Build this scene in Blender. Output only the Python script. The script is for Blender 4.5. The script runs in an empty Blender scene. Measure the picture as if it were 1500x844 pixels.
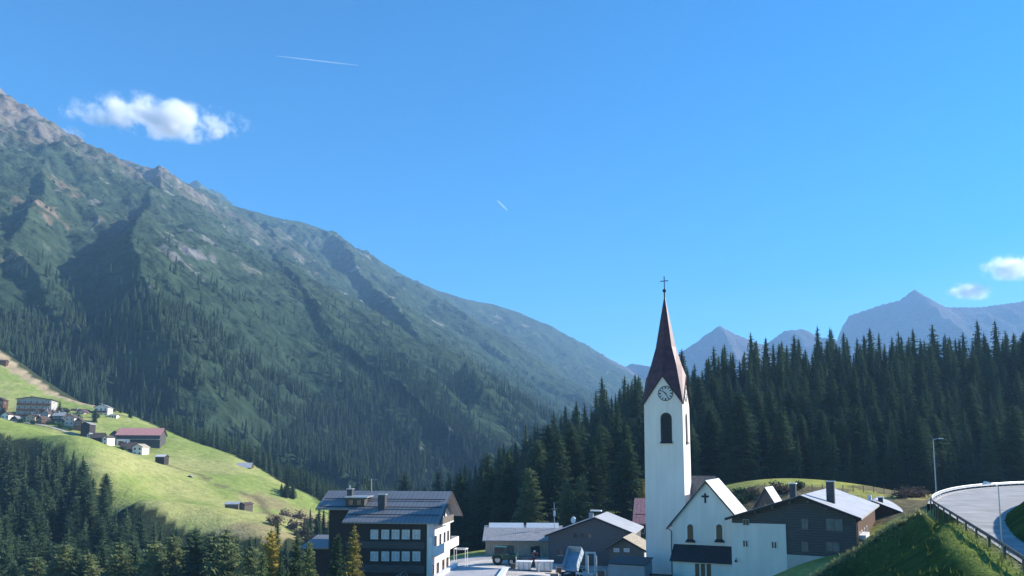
import bpy, math, random
import numpy as np
from mathutils import Vector, Matrix
random.seed(7); RNG = np.random.default_rng(11)
SC = bpy.context.scene
COL = SC.collection
R = math.radians

# ------------------------------------------------------------------ camera geometry
FPX, CX, CYO, PITCH = 1083.0, 750.0, 562.0, R(5.8)
CP, SP = math.cos(PITCH), math.sin(PITCH)
def W(px, py, D):
    """point seen at photo pixel (px,py) at distance D straight ahead (metres)"""
    a = (px - CX) / FPX; b = -(py - CYO) / FPX
    dy = CP - b * SP; dz = SP + b * CP
    return (D * a / dy, D, D * dz / dy)
def PX(x, y, z):
    d = y * CP + z * SP; u = -y * SP + z * CP
    return CX + FPX * x / d, CYO - FPX * u / d

SUN_AZ, SUN_EL = R(76), R(27)
SUN = Vector((math.cos(SUN_EL) * math.sin(SUN_AZ), math.cos(SUN_EL) * math.cos(SUN_AZ), math.sin(SUN_EL)))

# ------------------------------------------------------------------ noise
_P = RNG.permutation(256); _P = np.concatenate([_P, _P])
_G = np.stack([np.cos(np.arange(256) * 2 * np.pi / 256 * 37), np.sin(np.arange(256) * 2 * np.pi / 256 * 37)], 1)
def perlin(x, y):
    xi = np.floor(x).astype(int); yi = np.floor(y).astype(int)
    xf = x - xi; yf = y - yi
    xi &= 255; yi &= 255
    u = xf ** 3 * (xf * (xf * 6 - 15) + 10); v = yf ** 3 * (yf * (yf * 6 - 15) + 10)
    def g(ix, iy, dx, dy):
        h = _P[_P[ix & 255] + (iy & 255)]
        return _G[h, 0] * dx + _G[h, 1] * dy
    n0 = g(xi, yi, xf, yf) * (1 - u) + g(xi + 1, yi, xf - 1, yf) * u
    n1 = g(xi, yi + 1, xf, yf - 1) * (1 - u) + g(xi + 1, yi + 1, xf - 1, yf - 1) * u
    return (n0 * (1 - v) + n1 * v) * 1.5
def fbm(x, y, s, o=4, ridged=False, seed=0.0):
    x = np.asarray(x, float) / s + 13.7 + seed * 17.3; y = np.asarray(y, float) / s + 5.1 + seed * 9.1
    t = np.zeros(np.broadcast(x, y).shape); a = 1.0; tot = 0
    for _ in range(o):
        n = perlin(x, y)
        if ridged: n = 1 - 2 * np.abs(n)
        t += a * n; tot += a; a *= 0.5; x = x * 2.03 + 3.1; y = y * 2.03 + 1.7
    return t / tot
def sstep(a, b, x):
    t = np.clip((x - a) / (b - a), 0, 1); return t * t * (3 - 2 * t)

# ------------------------------------------------------------------ materials
def nodes_of(m):
    m.use_nodes = True; nt = m.node_tree; nt.nodes.clear(); return nt
def mat(name, col, rough=0.8, metal=0.0, var=0.12, scale=3.0, spec=0.3, bump=0.0, bscale=8.0, stretch=(1, 1, 1), stripes=None):
    """procedural: base colour broken up with noise (and optional plank/seam stripes along an axis)"""
    m = bpy.data.materials.new(name); nt = nodes_of(m); N = nt.nodes; L = nt.links
    out = N.new('ShaderNodeOutputMaterial'); b = N.new('ShaderNodeBsdfPrincipled')
    b.inputs['Roughness'].default_value = rough; b.inputs['Metallic'].default_value = metal
    b.inputs['Specular IOR Level'].default_value = spec
    tc = N.new('ShaderNodeTexCoord'); mp = N.new('ShaderNodeMapping'); mp.inputs['Scale'].default_value = stretch
    L.new(tc.outputs['Object'], mp.inputs['Vector'])
    nz = N.new('ShaderNodeTexNoise'); nz.inputs['Scale'].default_value = scale; nz.inputs['Detail'].default_value = 5
    L.new(mp.outputs['Vector'], nz.inputs['Vector'])
    mr = N.new('ShaderNodeMapRange'); mr.inputs[1].default_value = 0.25; mr.inputs[2].default_value = 0.75
    mr.inputs[3].default_value = 1 - 2 * var; mr.inputs[4].default_value = 1 + 1.2 * var
    L.new(nz.outputs['Fac'], mr.inputs[0])
    mx = N.new('ShaderNodeMix'); mx.data_type = 'RGBA'; mx.blend_type = 'MULTIPLY'; mx.inputs[0].default_value = 1
    mx.inputs[6].default_value = (*col, 1); L.new(mr.outputs[0], mx.inputs[7])
    col_out = mx.outputs[2]
    if stripes:
        ax, freq, dark = stripes
        sx = N.new('ShaderNodeSeparateXYZ'); L.new(tc.outputs['Object'], sx.inputs[0])
        ml = N.new('ShaderNodeMath'); ml.operation = 'MULTIPLY'; ml.inputs[1].default_value = freq; L.new(sx.outputs[ax], ml.inputs[0])
        fr = N.new('ShaderNodeMath'); fr.operation = 'FRACT'; L.new(ml.outputs[0], fr.inputs[0])
        gt = N.new('ShaderNodeMath'); gt.operation = 'LESS_THAN'; gt.inputs[1].default_value = 0.14; L.new(fr.outputs[0], gt.inputs[0])
        m2 = N.new('ShaderNodeMix'); m2.data_type = 'RGBA'; m2.blend_type = 'MULTIPLY'
        L.new(gt.outputs[0], m2.inputs[0]); L.new(col_out, m2.inputs[6]); m2.inputs[7].default_value = (dark, dark, dark, 1)
        col_out = m2.outputs[2]
    L.new(col_out, b.inputs['Base Color'])
    if bump:
        n2 = N.new('ShaderNodeTexNoise'); n2.inputs['Scale'].default_value = bscale; n2.inputs['Detail'].default_value = 4
        L.new(mp.outputs['Vector'], n2.inputs['Vector'])
        bp = N.new('ShaderNodeBump'); bp.inputs['Strength'].default_value = bump; bp.inputs['Distance'].default_value = 0.1
        L.new(n2.outputs['Fac'], bp.inputs['Height']); L.new(bp.outputs[0], b.inputs['Normal'])
    L.new(b.outputs[0], out.inputs[0]); return m

def attr_mat(name, nscale, amp, bump=0.6, bdist=1.0, bscale=None, rough=0.95):
    """land: albedo from the mesh's ground-cover colours, broken up with fine noise"""
    m = bpy.data.materials.new(name); nt = nodes_of(m); N = nt.nodes; L = nt.links
    out = N.new('ShaderNodeOutputMaterial'); b = N.new('ShaderNodeBsdfDiffuse')
    at = N.new('ShaderNodeAttribute'); at.attribute_name = 'cover'
    tc = N.new('ShaderNodeTexCoord')
    nz = N.new('ShaderNodeTexNoise'); nz.inputs['Scale'].default_value = nscale; nz.inputs['Detail'].default_value = 8; nz.inputs['Roughness'].default_value = 0.65
    L.new(tc.outputs['Object'], nz.inputs['Vector'])
    mr = N.new('ShaderNodeMapRange'); mr.inputs[1].default_value = 0.3; mr.inputs[2].default_value = 0.7
    mr.inputs[3].default_value = 1 - amp; mr.inputs[4].default_value = 1 + amp; L.new(nz.outputs['Fac'], mr.inputs[0])
    mx = N.new('ShaderNodeMix'); mx.data_type = 'RGBA'; mx.blend_type = 'MULTIPLY'; mx.inputs[0].default_value = 1
    L.new(at.outputs['Color'], mx.inputs[6]); L.new(mr.outputs[0], mx.inputs[7]); L.new(mx.outputs[2], b.inputs['Color'])
    n2 = N.new('ShaderNodeTexNoise'); n2.inputs['Scale'].default_value = bscale or nscale * 2; n2.inputs['Detail'].default_value = 6
    L.new(tc.outputs['Object'], n2.inputs['Vector'])
    bp = N.new('ShaderNodeBump'); bp.inputs['Strength'].default_value = bump; bp.inputs['Distance'].default_value = bdist
    L.new(n2.outputs['Fac'], bp.inputs['Height']); L.new(bp.outputs[0], b.inputs['Normal'])
    L.new(b.outputs[0], out.inputs[0]); return m

def leaf_mat(name, col, col2, transl=0.22):
    m = bpy.data.materials.new(name); nt = nodes_of(m); N = nt.nodes; L = nt.links
    out = N.new('ShaderNodeOutputMaterial'); d = N.new('ShaderNodeBsdfDiffuse'); t = N.new('ShaderNodeBsdfTranslucent')
    at = N.new('ShaderNodeAttribute'); at.attribute_name = 'tint'
    oi = N.new('ShaderNodeObjectInfo')
    ad = N.new('ShaderNodeMath'); ad.operation = 'MULTIPLY_ADD'; ad.inputs[1].default_value = 0.5; L.new(oi.outputs['Random'], ad.inputs[0]); 
    h = N.new('ShaderNodeMath'); h.operation = 'MULTIPLY'; h.inputs[1].default_value = 0.5; L.new(at.outputs['Fac'], h.inputs[0]); L.new(h.outputs[0], ad.inputs[2])
    mx = N.new('ShaderNodeMix'); mx.data_type = 'RGBA'; mx.inputs[6].default_value = (*col, 1); mx.inputs[7].default_value = (*col2, 1)
    L.new(ad.outputs[0], mx.inputs[0]); L.new(mx.outputs[2], d.inputs['Color']); L.new(mx.outputs[2], t.inputs['Color'])
    ms = N.new('ShaderNodeMixShader'); ms.inputs[0].default_value = transl; L.new(d.outputs[0], ms.inputs[1]); L.new(t.outputs[0], ms.inputs[2])
    L.new(ms.outputs[0], out.inputs[0]); return m

# ------------------------------------------------------------------ objects
def tag(o, label=None, cat=None, group=None, kind=None):
    if label: o['label'] = label
    if cat: o['category'] = cat
    if group: o['group'] = group
    if kind: o['kind'] = kind
    return o
def link(name, me, m=None, parent=None):
    o = bpy.data.objects.new(name, me); COL.objects.link(o)
    if m is not None and len(me.materials) == 0: me.materials.append(m)
    if parent is not None: o.parent = parent
    return o
def thing(name, label, cat, loc=(0, 0, 0), rot=0.0, group=None):
    o = bpy.data.objects.new(name, None); COL.objects.link(o); o.location = loc; o.rotation_euler = (0, 0, rot)
    o.empty_display_size = 0.5
    return tag(o, label, cat, group)
def grid_mesh(name, X, Y, Z, cover=None, smooth=True, keep=None):
    n, k = X.shape
    v = np.stack([X, Y, Z], -1).reshape(-1, 3)
    i = np.arange(n * k).reshape(n, k)
    f = np.stack([i[:-1, :-1], i[:-1, 1:], i[1:, 1:], i[1:, :-1]], -1).reshape(-1, 4)
    if keep is not None: f = f[keep.reshape(-1)]
    me = bpy.data.meshes.new(name); me.vertices.add(len(v)); me.vertices.foreach_set('co', v.astype(np.float32).ravel())
    me.loops.add(f.size); me.loops.foreach_set('vertex_index', f.astype(np.int32).ravel())
    me.polygons.add(len(f)); me.polygons.foreach_set('loop_start', np.arange(0, f.size, 4, dtype=np.int32))
    me.polygons.foreach_set('use_smooth', np.full(len(f), smooth)); me.update(calc_edges=True); me.validate()
    if cover is not None:
        at = me.color_attributes.new('cover', 'FLOAT_COLOR', 'POINT')
        c = np.concatenate([cover.reshape(-1, 3), np.ones((len(v), 1))], 1)
        at.data.foreach_set('color', c.astype(np.float32).ravel())
    return me
def tri_mesh(name, V, F, tint=None, smooth=False):
    """V (n,3), F (m,3)"""
    me = bpy.data.meshes.new(name); me.vertices.add(len(V)); me.vertices.foreach_set('co', np.asarray(V, np.float32).ravel())
    F = np.asarray(F, np.int32); k = F.shape[1]
    me.loops.add(F.size); me.loops.foreach_set('vertex_index', F.ravel()); me.polygons.add(len(F))
    me.polygons.foreach_set('loop_start', np.arange(0, F.size, k, dtype=np.int32)); me.polygons.foreach_set('use_smooth', np.full(len(F), smooth))
    me.update(calc_edges=True)
    if tint is not None:
        at = me.attributes.new('tint', 'FLOAT', 'POINT'); at.data.foreach_set('value', np.asarray(tint, np.float32))
    return me

class MB:
    def __init__(s): s.v = []; s.f = []
    def add(s, vs, fs):
        o = len(s.v); s.v += [tuple(p) for p in vs]; s.f += [[o + i for i in f] for f in fs]; return s
    def box(s, x0, x1, y0, y1, z0, z1):
        return s.add([(x0, y0, z0), (x1, y0, z0), (x1, y1, z0), (x0, y1, z0), (x0, y0, z1), (x1, y0, z1), (x1, y1, z1), (x0, y1, z1)],
                     [(0, 3, 2, 1), (4, 5, 6, 7), (0, 1, 5, 4), (1, 2, 6, 5), (2, 3, 7, 6), (3, 0, 4, 7)])
    def prism(s, a, b):
        """two matching outlines (lists of 3d points) joined into a solid"""
        n = len(a); return s.add(list(a) + list(b), [tuple(range(n - 1, -1, -1)), tuple(range(n, 2 * n))] + [(i, (i + 1) % n, n + (i + 1) % n, n + i) for i in range(n)])
    def slab(s, q, t):
        """quad q thickened straight up by t"""
        return s.prism(q, [(p[0], p[1], p[2] + t) for p in q])
    def tube(s, pts, r, n=6):
        P = [Vector(p) for p in pts]; rs = r if isinstance(r, (list, tuple)) else [r] * len(P); rings = []
        for i, p in enumerate(P):
            d = (P[min(i + 1, len(P) - 1)] - P[max(i - 1, 0)]).normalized()
            a = d.cross(Vector((0, 0, 1)) if abs(d.z) < 0.9 else Vector((1, 0, 0))).normalized(); b = d.cross(a)
            rings.append([p + (a * math.cos(2 * math.pi * k / n) + b * math.sin(2 * math.pi * k / n)) * rs[i] for k in range(n)])
        vs = [q for r_ in rings for q in r_]; fs = [tuple(range(n)), tuple((len(P) - 1) * n + k for k in range(n - 1, -1, -1))]
        for i in range(len(P) - 1):
            for k in range(n): fs.append((i * n + k, (i + 1) * n + k, (i + 1) * n + (k + 1) % n, i * n + (k + 1) % n))
        return s.add(vs, fs)
    def build(s, name, m, parent=None, smooth=False):
        me = bpy.data.meshes.new(name); me.from_pydata(s.v, [], s.f); me.update()
        import bmesh
        bm = bmesh.new(); bm.from_mesh(me); bmesh.ops.recalc_face_normals(bm, faces=bm.faces); bm.to_mesh(me); bm.free()
        if smooth: me.polygons.foreach_set('use_smooth', [True] * len(me.polygons))
        return link(name, me, m, parent)

M = {}
M['plaster'] = mat('white_plaster', (0.80, 0.73, 0.665), 0.9, var=0.055, scale=1.1, stretch=(1, 1, .16), bump=0.15)
M['plaster_warm'] = mat('cream_plaster', (0.72, 0.68, 0.6), 0.9, var=0.06, scale=0.8, bump=0.15)
M['chimney_grey'] = mat('shade_grey_render', (0.07, 0.07, 0.078), 0.9, var=0.15, scale=2)  # chimney render darkened to paint in the shade on its faces
M['plaster_aged'] = mat('aged_plaster', (0.42, 0.40, 0.37), 0.9, var=0.1, scale=0.5)
M['plaster_pink'] = mat('rose_plaster', (0.65, 0.48, 0.42), 0.9, var=0.06, scale=0.8)
M['plaster_ochre'] = mat('ochre_plaster', (0.62, 0.42, 0.25), 0.9, var=0.06, scale=0.8)
M['plaster_grey'] = mat('grey_plaster', (0.32, 0.33, 0.35), 0.9, var=0.06, scale=0.8)
M['timber_dark'] = mat('dark_timber', (0.045, 0.036, 0.034), 0.75, var=0.25, scale=3, stretch=(0.3, 0.3, 6), stripes=(2, 5.0, 0.55))
M['timber_slate'] = mat('weathered_dark_boards', (0.095, 0.088, 0.086), 0.8, var=0.22, scale=3, stretch=(0.3, 0.3, 6), stripes=(2, 3.0, 0.55))
M['timber_brown'] = mat('brown_timber', (0.17, 0.085, 0.05), 0.75, var=0.25, scale=3, stretch=(6, 6, 0.3), stripes=(0, 4.0, 0.6))
M['timber_tan'] = mat('tan_vertical_boards', (0.60, 0.44, 0.31), 0.8, var=0.25, scale=2.5, stretch=(4, 4, 0.3), stripes=(0, 3.0, 0.65))
M['timber_grey'] = mat('grey_weathered_timber', (0.16, 0.14, 0.12), 0.85, var=0.25, scale=3, stretch=(5, 5, 0.4), stripes=(0, 3.0, 0.6))
M['shingle_dark'] = mat('dark_shingle_cladding', (0.15, 0.145, 0.145), 0.85, var=0.3, scale=5, stretch=(1, 1, 2), stripes=(2, 4.5, 0.7))
M['roof_metal'] = mat('standing_seam_metal', (0.21, 0.215, 0.23), 0.5, metal=0.2, var=0.06, scale=0.8, spec=0.5, stripes=(0, 1.6, 0.62))
M['roof_bright'] = mat('pale_metal_roof', (0.47, 0.47, 0.475), 0.55, metal=0.2, var=0.1, scale=0.5, spec=0.5, stripes=(1, 1.4, 0.75))
M['roof_white'] = mat('pale_church_roof', (0.6, 0.6, 0.6), 0.6, var=0.12, scale=1.5, spec=0.3, stripes=(1, 1.6, 0.8))
M['roof_grey'] = mat('grey_roof', (0.3, 0.3, 0.31), 0.7, var=0.15, scale=2, stripes=(0, 2.5, 0.75))
M['roof_tan'] = mat('tan_shingle_roof', (0.42, 0.36, 0.28), 0.85, var=0.25, scale=4, stripes=(1, 3.0, 0.75))
M['roof_slate'] = mat('grey_shingle_roof', (0.17, 0.165, 0.16), 0.85, var=0.3, scale=5, stripes=(2, 3.0, 0.7))
M['roof_red'] = mat('dusty_red_roof', (0.5, 0.24, 0.22), 0.7, var=0.18, scale=2, stripes=(0, 1.4, 0.7))
M['roof_brown'] = mat('dark_brown_roof', (0.09, 0.065, 0.055), 0.8, var=0.25, scale=2)
M['roof_black'] = mat('black_sheet_roof', (0.02, 0.022, 0.028), 0.6, var=0.2, scale=2)
M['copper'] = mat('oxblood_spire_sheet', (0.085, 0.026, 0.034), 0.55, metal=0.1, var=0.25, scale=1.2, spec=0.5, stripes=(2, 0.9, 0.8))
M['wood_trim'] = mat('dark_verge_board', (0.05, 0.035, 0.03), 0.8, var=0.2)
M['frame_white'] = mat('white_window_frame', (0.7, 0.7, 0.68), 0.6, var=0.03)
M['frame_dark'] = mat('dark_window_frame', (0.05, 0.04, 0.035), 0.6, var=0.1)
M['curtain'] = mat('curtained_window_glass', (0.55, 0.54, 0.56), 0.3, var=0.2, scale=2.5, spec=0.6)
M['glass'] = mat('dark_window_glass', (0.035, 0.04, 0.05), 0.12, var=0.2, scale=0.7, spec=0.7)
M['dim_pane'] = mat('dull_window_pane', (0.15, 0.16, 0.155), 0.4, var=0.2, scale=1.5, spec=0.4)
M['louvre'] = mat('belfry_louvre', (0.03, 0.03, 0.035), 0.8, var=0.2, stripes=(2, 4.0, 0.4))
M['iron'] = mat('dark_iron', (0.03, 0.03, 0.032), 0.5, metal=0.5, var=0.1)
M['gold'] = mat('tarnished_gilding', (0.30, 0.21, 0.09), 0.45, metal=0.7, var=0.1)
M['steel'] = mat('galvanised_steel', (0.42, 0.44, 0.46), 0.42, metal=0.55, var=0.15, scale=2)
M['rust_steel'] = mat('weathered_brown_rail', (0.17, 0.145, 0.13), 0.6, metal=0.3, var=0.25, scale=2)
M['concrete'] = mat('light_concrete', (0.48, 0.46, 0.43), 0.9, var=0.14, scale=0.4, bump=0.2)
M['roof_gravel'] = mat('grey_flat_roof', (0.42, 0.41, 0.42), 0.9, var=0.10, scale=0.8, bump=0.2)
M['stone'] = mat('rubble_stone', (0.2, 0.18, 0.16), 0.9, var=0.4, scale=1.5, bump=0.6, bscale=2.5)
M['tractor_green'] = mat('green_machine_paint', (0.010, 0.085, 0.06), 0.4, var=0.1, spec=0.5)
M['rubber'] = mat('black_rubber', (0.02, 0.02, 0.02), 0.85, var=0.1)
M['paint_blue'] = mat('dusty_blue_grey_paint', (0.36, 0.46, 0.55), 0.6, var=0.15, scale=1.2)
M['paint_cream'] = mat('pale_painted_steel', (0.62, 0.63, 0.58), 0.6, var=0.12, scale=1.5)
M['paint_red'] = mat('faded_red_paint', (0.28, 0.07, 0.06), 0.6, var=0.15)
M['paint_white'] = mat('white_paint', (0.78, 0.78, 0.76), 0.5, var=0.05)
M['dial'] = mat('pale_clock_dial', (0.6, 0.6, 0.58), 0.7, var=0.06)
M['bark'] = mat('spruce_bark', (0.07, 0.05, 0.04), 0.95, var=0.3, scale=4)
M['spruce'] = leaf_mat('spruce_needles', (0.022, 0.046, 0.030), (0.085, 0.125, 0.062))
M['spruce_far'] = leaf_mat('far_spruce_needles', (0.036, 0.060, 0.038), (0.075, 0.105, 0.058), 0.15)
M['larch'] = leaf_mat('larch_needles_turning', (0.19, 0.17, 0.05), (0.30, 0.25, 0.08), 0.3)
M['larch_gold'] = leaf_mat('golden_larch_needles', (0.33, 0.25, 0.05), (0.46, 0.36, 0.09), 0.3)
M['larch_green_sunlit'] = leaf_mat('sunlit_green_larch_needles', (0.095, 0.135, 0.062), (0.185, 0.215, 0.095), 0.3)  # larch green, raised to stand in for sunlight on pines and front row
M['shrub'] = leaf_mat('bare_brown_shrub', (0.10, 0.075, 0.06), (0.17, 0.13, 0.10), 0.15)
HAZE_D, SKY_S, SUN_S, EXPO, SKY_SAT, SKY_HUE = 1.4e-4, 0.105, 5.0, 1.2, 1.58, 0.499
# ================================================================== LAND
def seg_dist(X, Y, poly):
    """distance to a 3d polyline in plan, crest height there, side sign"""
    best = np.full(X.shape, 1e9); zc = np.zeros(X.shape); side = np.zeros(X.shape)
    for (x0, y0, z0), (x1, y1, z1) in zip(poly[:-1], poly[1:]):
        dx, dy = x1 - x0, y1 - y0; L2 = dx * dx + dy * dy
        t = np.clip(((X - x0) * dx + (Y - y0) * dy) / L2, 0, 1)
        d = np.hypot(X - x0 - t * dx, Y - y0 - t * dy)
        k = d < best
        best = np.where(k, d, best); zc = np.where(k, z0 + t * (z1 - z0), zc)
        side = np.where(k, dx * (Y - y0) - dy * (X - x0), side)      # >0: left of travel
    return best, zc, side

RIDGE = [W(*p) for p in [(-420, 60, 1500), (-200, 60, 1650), (-60, 95, 1800), (0, 154, 1900), (28, 188, 1950), (60, 208, 2000), (85, 219, 2030), (110, 225, 2080), (150, 231, 2140), (190, 237, 2200), (235, 254, 2280),
    (270, 268, 2350), (330, 300, 2500), (400, 318, 2700), (440, 325, 2800), (470, 336, 2900), (510, 360, 3020), (550, 386, 3150), (600, 408, 3280), (640, 426, 3400), (680, 438, 3550),
    (720, 446, 3700), (760, 458, 3850), (800, 476, 4000), (860, 508, 4300), (920, 541, 4600), (1000, 590, 5000), (1100, 650, 5600)]]
BACK = [W(*p) for p in [(230, 300, 3300), (262, 283, 3350), (288, 277, 3400), (308, 284, 3430), (330, 300, 3500), (370, 345, 3600)]]
FAR = [W(p[0], p[1], p[2] * .88) for p in [(880, 560, 6200), (925, 532, 5700), (960, 538, 5400), (1010, 508, 5200), (1040, 486, 5200), (1055, 477, 5200), (1078, 490, 5200), (1120, 506, 5250), (1150, 484, 5300), (1178, 482, 5300), (1200, 494, 5300), (1232, 500, 5300), (1243, 462, 5300),
    (1290, 447, 5300), (1318, 440, 5300), (1339, 424, 5300), (1358, 436, 5300), (1385, 450, 5300), (1440, 450, 5300), (1500, 441, 5300), (1580, 425, 5300), (1750, 470, 5300)]]
def drop(d, s0, s1, k):
    return np.where(d < k, s0 * d, s0 * k + s1 * (d - k))
def base_mtn(X, Y):
    d, z, s = seg_dist(X, Y, RIDGE)
    h = z - np.where(s < 0, drop(d, 0.74, 0.575, 260), 0.8 * d)
    return h
def hit(px, py, fn, d0=520, d1=5500):
    D = np.geomspace(d0, d1, 1600); a = W(px, py, 1.0)
    over = fn(a[0] * D, a[1] * D) > a[2] * D
    i = np.argmax(over); return D[i] if over.any() else None
def spur(pts, lift):
    out = []
    for i, (x, y) in enumerate(pts):
        D = hit(x, y, base_mtn)
        if D is None: continue
        out.append(W(x, y, D * (1 - lift[min(i, len(lift) - 1)])))
    return out
SPURS = [
    (spur([(236, 262), (225, 310), (196, 362), (192, 420), (222, 480), (268, 540), (330, 605), (395, 668)], [0.01, .06, .14, .19, .21, .19, .16, .11]), 1.02, 0.50),
    (spur([(472, 340), (500, 372), (545, 428), (600, 486), (650, 532), (705, 585), (752, 628)], [0.005, .07, .16, .21, .21, .18, .12]), 1.0, 0.52),
    (spur([(392, 330), (400, 372), (428, 420), (470, 470), (510, 512)], [0.0, .03, .05, .055, .04]), 0.85, 0.55),
    (spur([(70, 225), (60, 290), (40, 345), (-30, 400)], [0.0, .04, .06, .06]), 0.85, 0.6),
    (spur([(-60, 330), (10, 372), (48, 430), (95, 500), (150, 560), (215, 615)], [0.05, .07, .09, .09, .08, .06]), 0.85, 0.55),
]
def mtn(X, Y, detail=True):
    wx = fbm(X, Y, 420, 3, seed=3) * 55; wy = fbm(X, Y, 420, 3, seed=4) * 55
    Xw, Yw = (X + wx, Y + wy) if detail else (X, Y)
    dr, zr, sr = seg_dist(X, Y, RIDGE)
    k = np.clip(dr / 150, 0, 1)                          # keep the crest line itself exact
    h = base_mtn(X + wx * k, Y + wy * k)
    for poly, sl, sr_ in SPURS:
        d, z, s = seg_dist(X + wx * .5 * k, Y + wy * .5 * k, poly)
        # the side turned away from the sun is steep, the sunny one gentle
        h = np.maximum(h, z - np.where(s > 0, sr_, sl) * d) if False else np.maximum(h, z - np.where(s < 0, sl, sr_) * d)
    db, zb, sb = seg_dist(X, Y, BACK); h = np.maximum(h, zb - 0.75 * db)
    df, zf, sf = seg_dist(X, Y, FAR); h = np.maximum(h, zf - np.where(df < 300, 0.85 * df, 255 + 0.6 * (df - 300)))
    up = sstep(150, 800, h)
    kk = np.clip(np.minimum(dr, df) / 120, 0.12, 1)
    h = h + kk * ((14 + 26 * up) * fbm(X, Y, 240, 5, True, seed=1) + 10 * fbm(X, Y, 60, 3, seed=2))
    h = h + kk * (2 + 7 * up) * fbm(X, Y, 45, 3, True, seed=6)
    s_ = X * .55 + Y * .83 + wx * .6                     # gullies and ribs running down the fall line
    h = h + sstep(40, 300, dr) * (df > 900) * (9 * fbm(s_, dr * .16, 95, 3, True, seed=12) + 5 * fbm(s_ + .2 * dr, dr * .12, 38, 3, True, seed=13))
    floor = -62 + 10 * fbm(X, Y, 300, 3)
    return np.maximum(h, floor)

# ---- near land: smooth surface through surveyed points (pixel + distance where the photo shows the ground)
_cp = [W(*p) for p in [
    # meadow with the hamlet: upper edge, body, lower edge
    (-60, 480, 540), (0, 515, 525), (60, 560, 505), (100, 583, 495), (150, 596, 490), (200, 611, 480), (260, 638, 460), (330, 664, 440), (400, 699, 415), (470, 737, 390),
    (-60, 560, 470), (10, 615, 425), (60, 620, 420), (90, 607, 440), (140, 612, 440), (140, 650, 400), (200, 650, 405), (235, 680, 370), (300, 700, 352), (343, 747, 296), (380, 700, 385), (420, 728, 372), (300, 665, 415),
    (-60, 600, 345), (0, 632, 335), (90, 650, 315), (130, 690, 290), (170, 745, 262), (270, 775, 250), (340, 788, 242), (400, 796, 240), (440, 790, 255), (470, 770, 300), (250, 740, 285), (200, 705, 310),
    # forest hill on the right: foot, top
    (1040, 716, 215), (1100, 713, 216), (1200, 716, 222), (1300, 718, 226), (1400, 716, 236), (1500, 708, 246), (1620, 700, 250),
    # meadow mound before the forest
    (1060, 712, 166), (1120, 702, 164), (1200, 703.5, 160), (1280, 713, 152), (1330, 724, 140), (1362, 738, 112), (1060, 730, 142), (1130, 722, 140), (1200, 722, 136), (1300, 735, 128),
]]
def _top(px, py, D, tree):
    p = W(px, py, D); _cp.append((p[0], p[1], p[2] - tree))
for q in [(640, 712, 330), (700, 678, 326), (760, 645, 322), (800, 612, 320), (850, 585, 318), (900, 562, 316), (950, 542, 314), (1010, 520, 312), (1060, 506, 312), (1130, 494, 312), (1200, 490, 312), (1280, 488, 312), (1360, 486, 314), (1450, 484, 316), (1560, 480, 318)]: _top(*q, 23)
for q in [(600, 735, 330), (560, 745, 335)]: _top(*q, 18)
# dark wood in the ravine below the meadow: tree tops seen, ground a tree lower
for q in [(0, 640, 300), (60, 646, 296), (110, 668, 280), (150, 700, 262), (0, 720, 240), (100, 735, 235), (180, 770, 225), (260, 785, 222), (0, 800, 190), (120, 800, 185), (250, 800, 185), (350, 806, 190)]: _top(*q, 20)
for p in [(-135, 130, -48), (-100, 150, -47), (-60, 150, -44), (-40, 200, -40), (-45, 260, -38), (-90, 100, -42), (-20, 170, -27), (-40, 110, -26), (-60, 110, -34), (-10, 260, -34),
          (-35, 90, -22), (-50, 80, -27), (-12, 100, -18.2), (-12, 130, -18.2), (5, 110, -18), (5, 140, -18), (20, 100, -18), (20, 130, -17.6), (33, 150, -13), (10, 160, -18.5), (0, 185, -21), (25, 180, -14), (40, 190, -10), (12, 200, -16),
          (30, 102, -18), W(1151, 833, 93), W(1200, 820, 90.5), W(1236, 811, 88), (32, 88, -17), W(1120, 852, 97), (33, 80, -16.5), (38, 84, -15), (42, 88, -13), (28, 72, -17), (36, 76, -14), (45, 120, -13), (60, 118, -9), (-14, 160, -21),
          (30, 60, -15), (36, 64, -12), (0, 60, -18), (-40, 50, -20), (20, 70, -18), (25, 50, -16), (0, 30, -12), (0, 5, -3), (20, 15, -5), (-30, 20, -9), (60, 20, -8), (110, 60, -7), (90, 100, -8.5), (90, 150, -9), (130, 190, -8.6), (180, 210, -8), (160, 120, -5), (250, 160, 5), (300, 250, 30), (-150, 50, -30), (-200, 120, -30), (-260, 200, -5),
          # land behind the crests falls away
          (-420, 640, 30), (-330, 640, -15), (-250, 600, -35), (-160, 560, -45), (-90, 520, -52), (0, 480, -62), (80, 470, -45), (150, 460, -25), (250, 460, -20), (330, 430, 10), (-20, 400, -50), (60, 400, -22), (150, 390, 10), (250, 390, 15), (-300, 760, -60), (-600, 760, -40), (0, 760, -75), (300, 760, -70), (-520, 560, 110), (-420, 380, 30), (-560, 900, -60), (500, 500, 0), (500, 800, -70), (0, 1000, -90), (-500, 1100, -90), (500, 1100, -90)]: _cp.append(p)
_cp = np.array(_cp); _c2 = 14.0 ** 2
def _kern(A, B): return np.sqrt(((A[:, None, :] - B[None, :, :]) ** 2).sum(-1) + _c2)
_n = len(_cp); _A = np.zeros((_n + 1, _n + 1)); _A[:_n, :_n] = -_kern(_cp[:, :2], _cp[:, :2]) - np.eye(_n) * -0.4
_A[_n, :_n] = 1; _A[:_n, _n] = 1
_wt = np.linalg.solve(_A, np.append(_cp[:, 2], 0))
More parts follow.
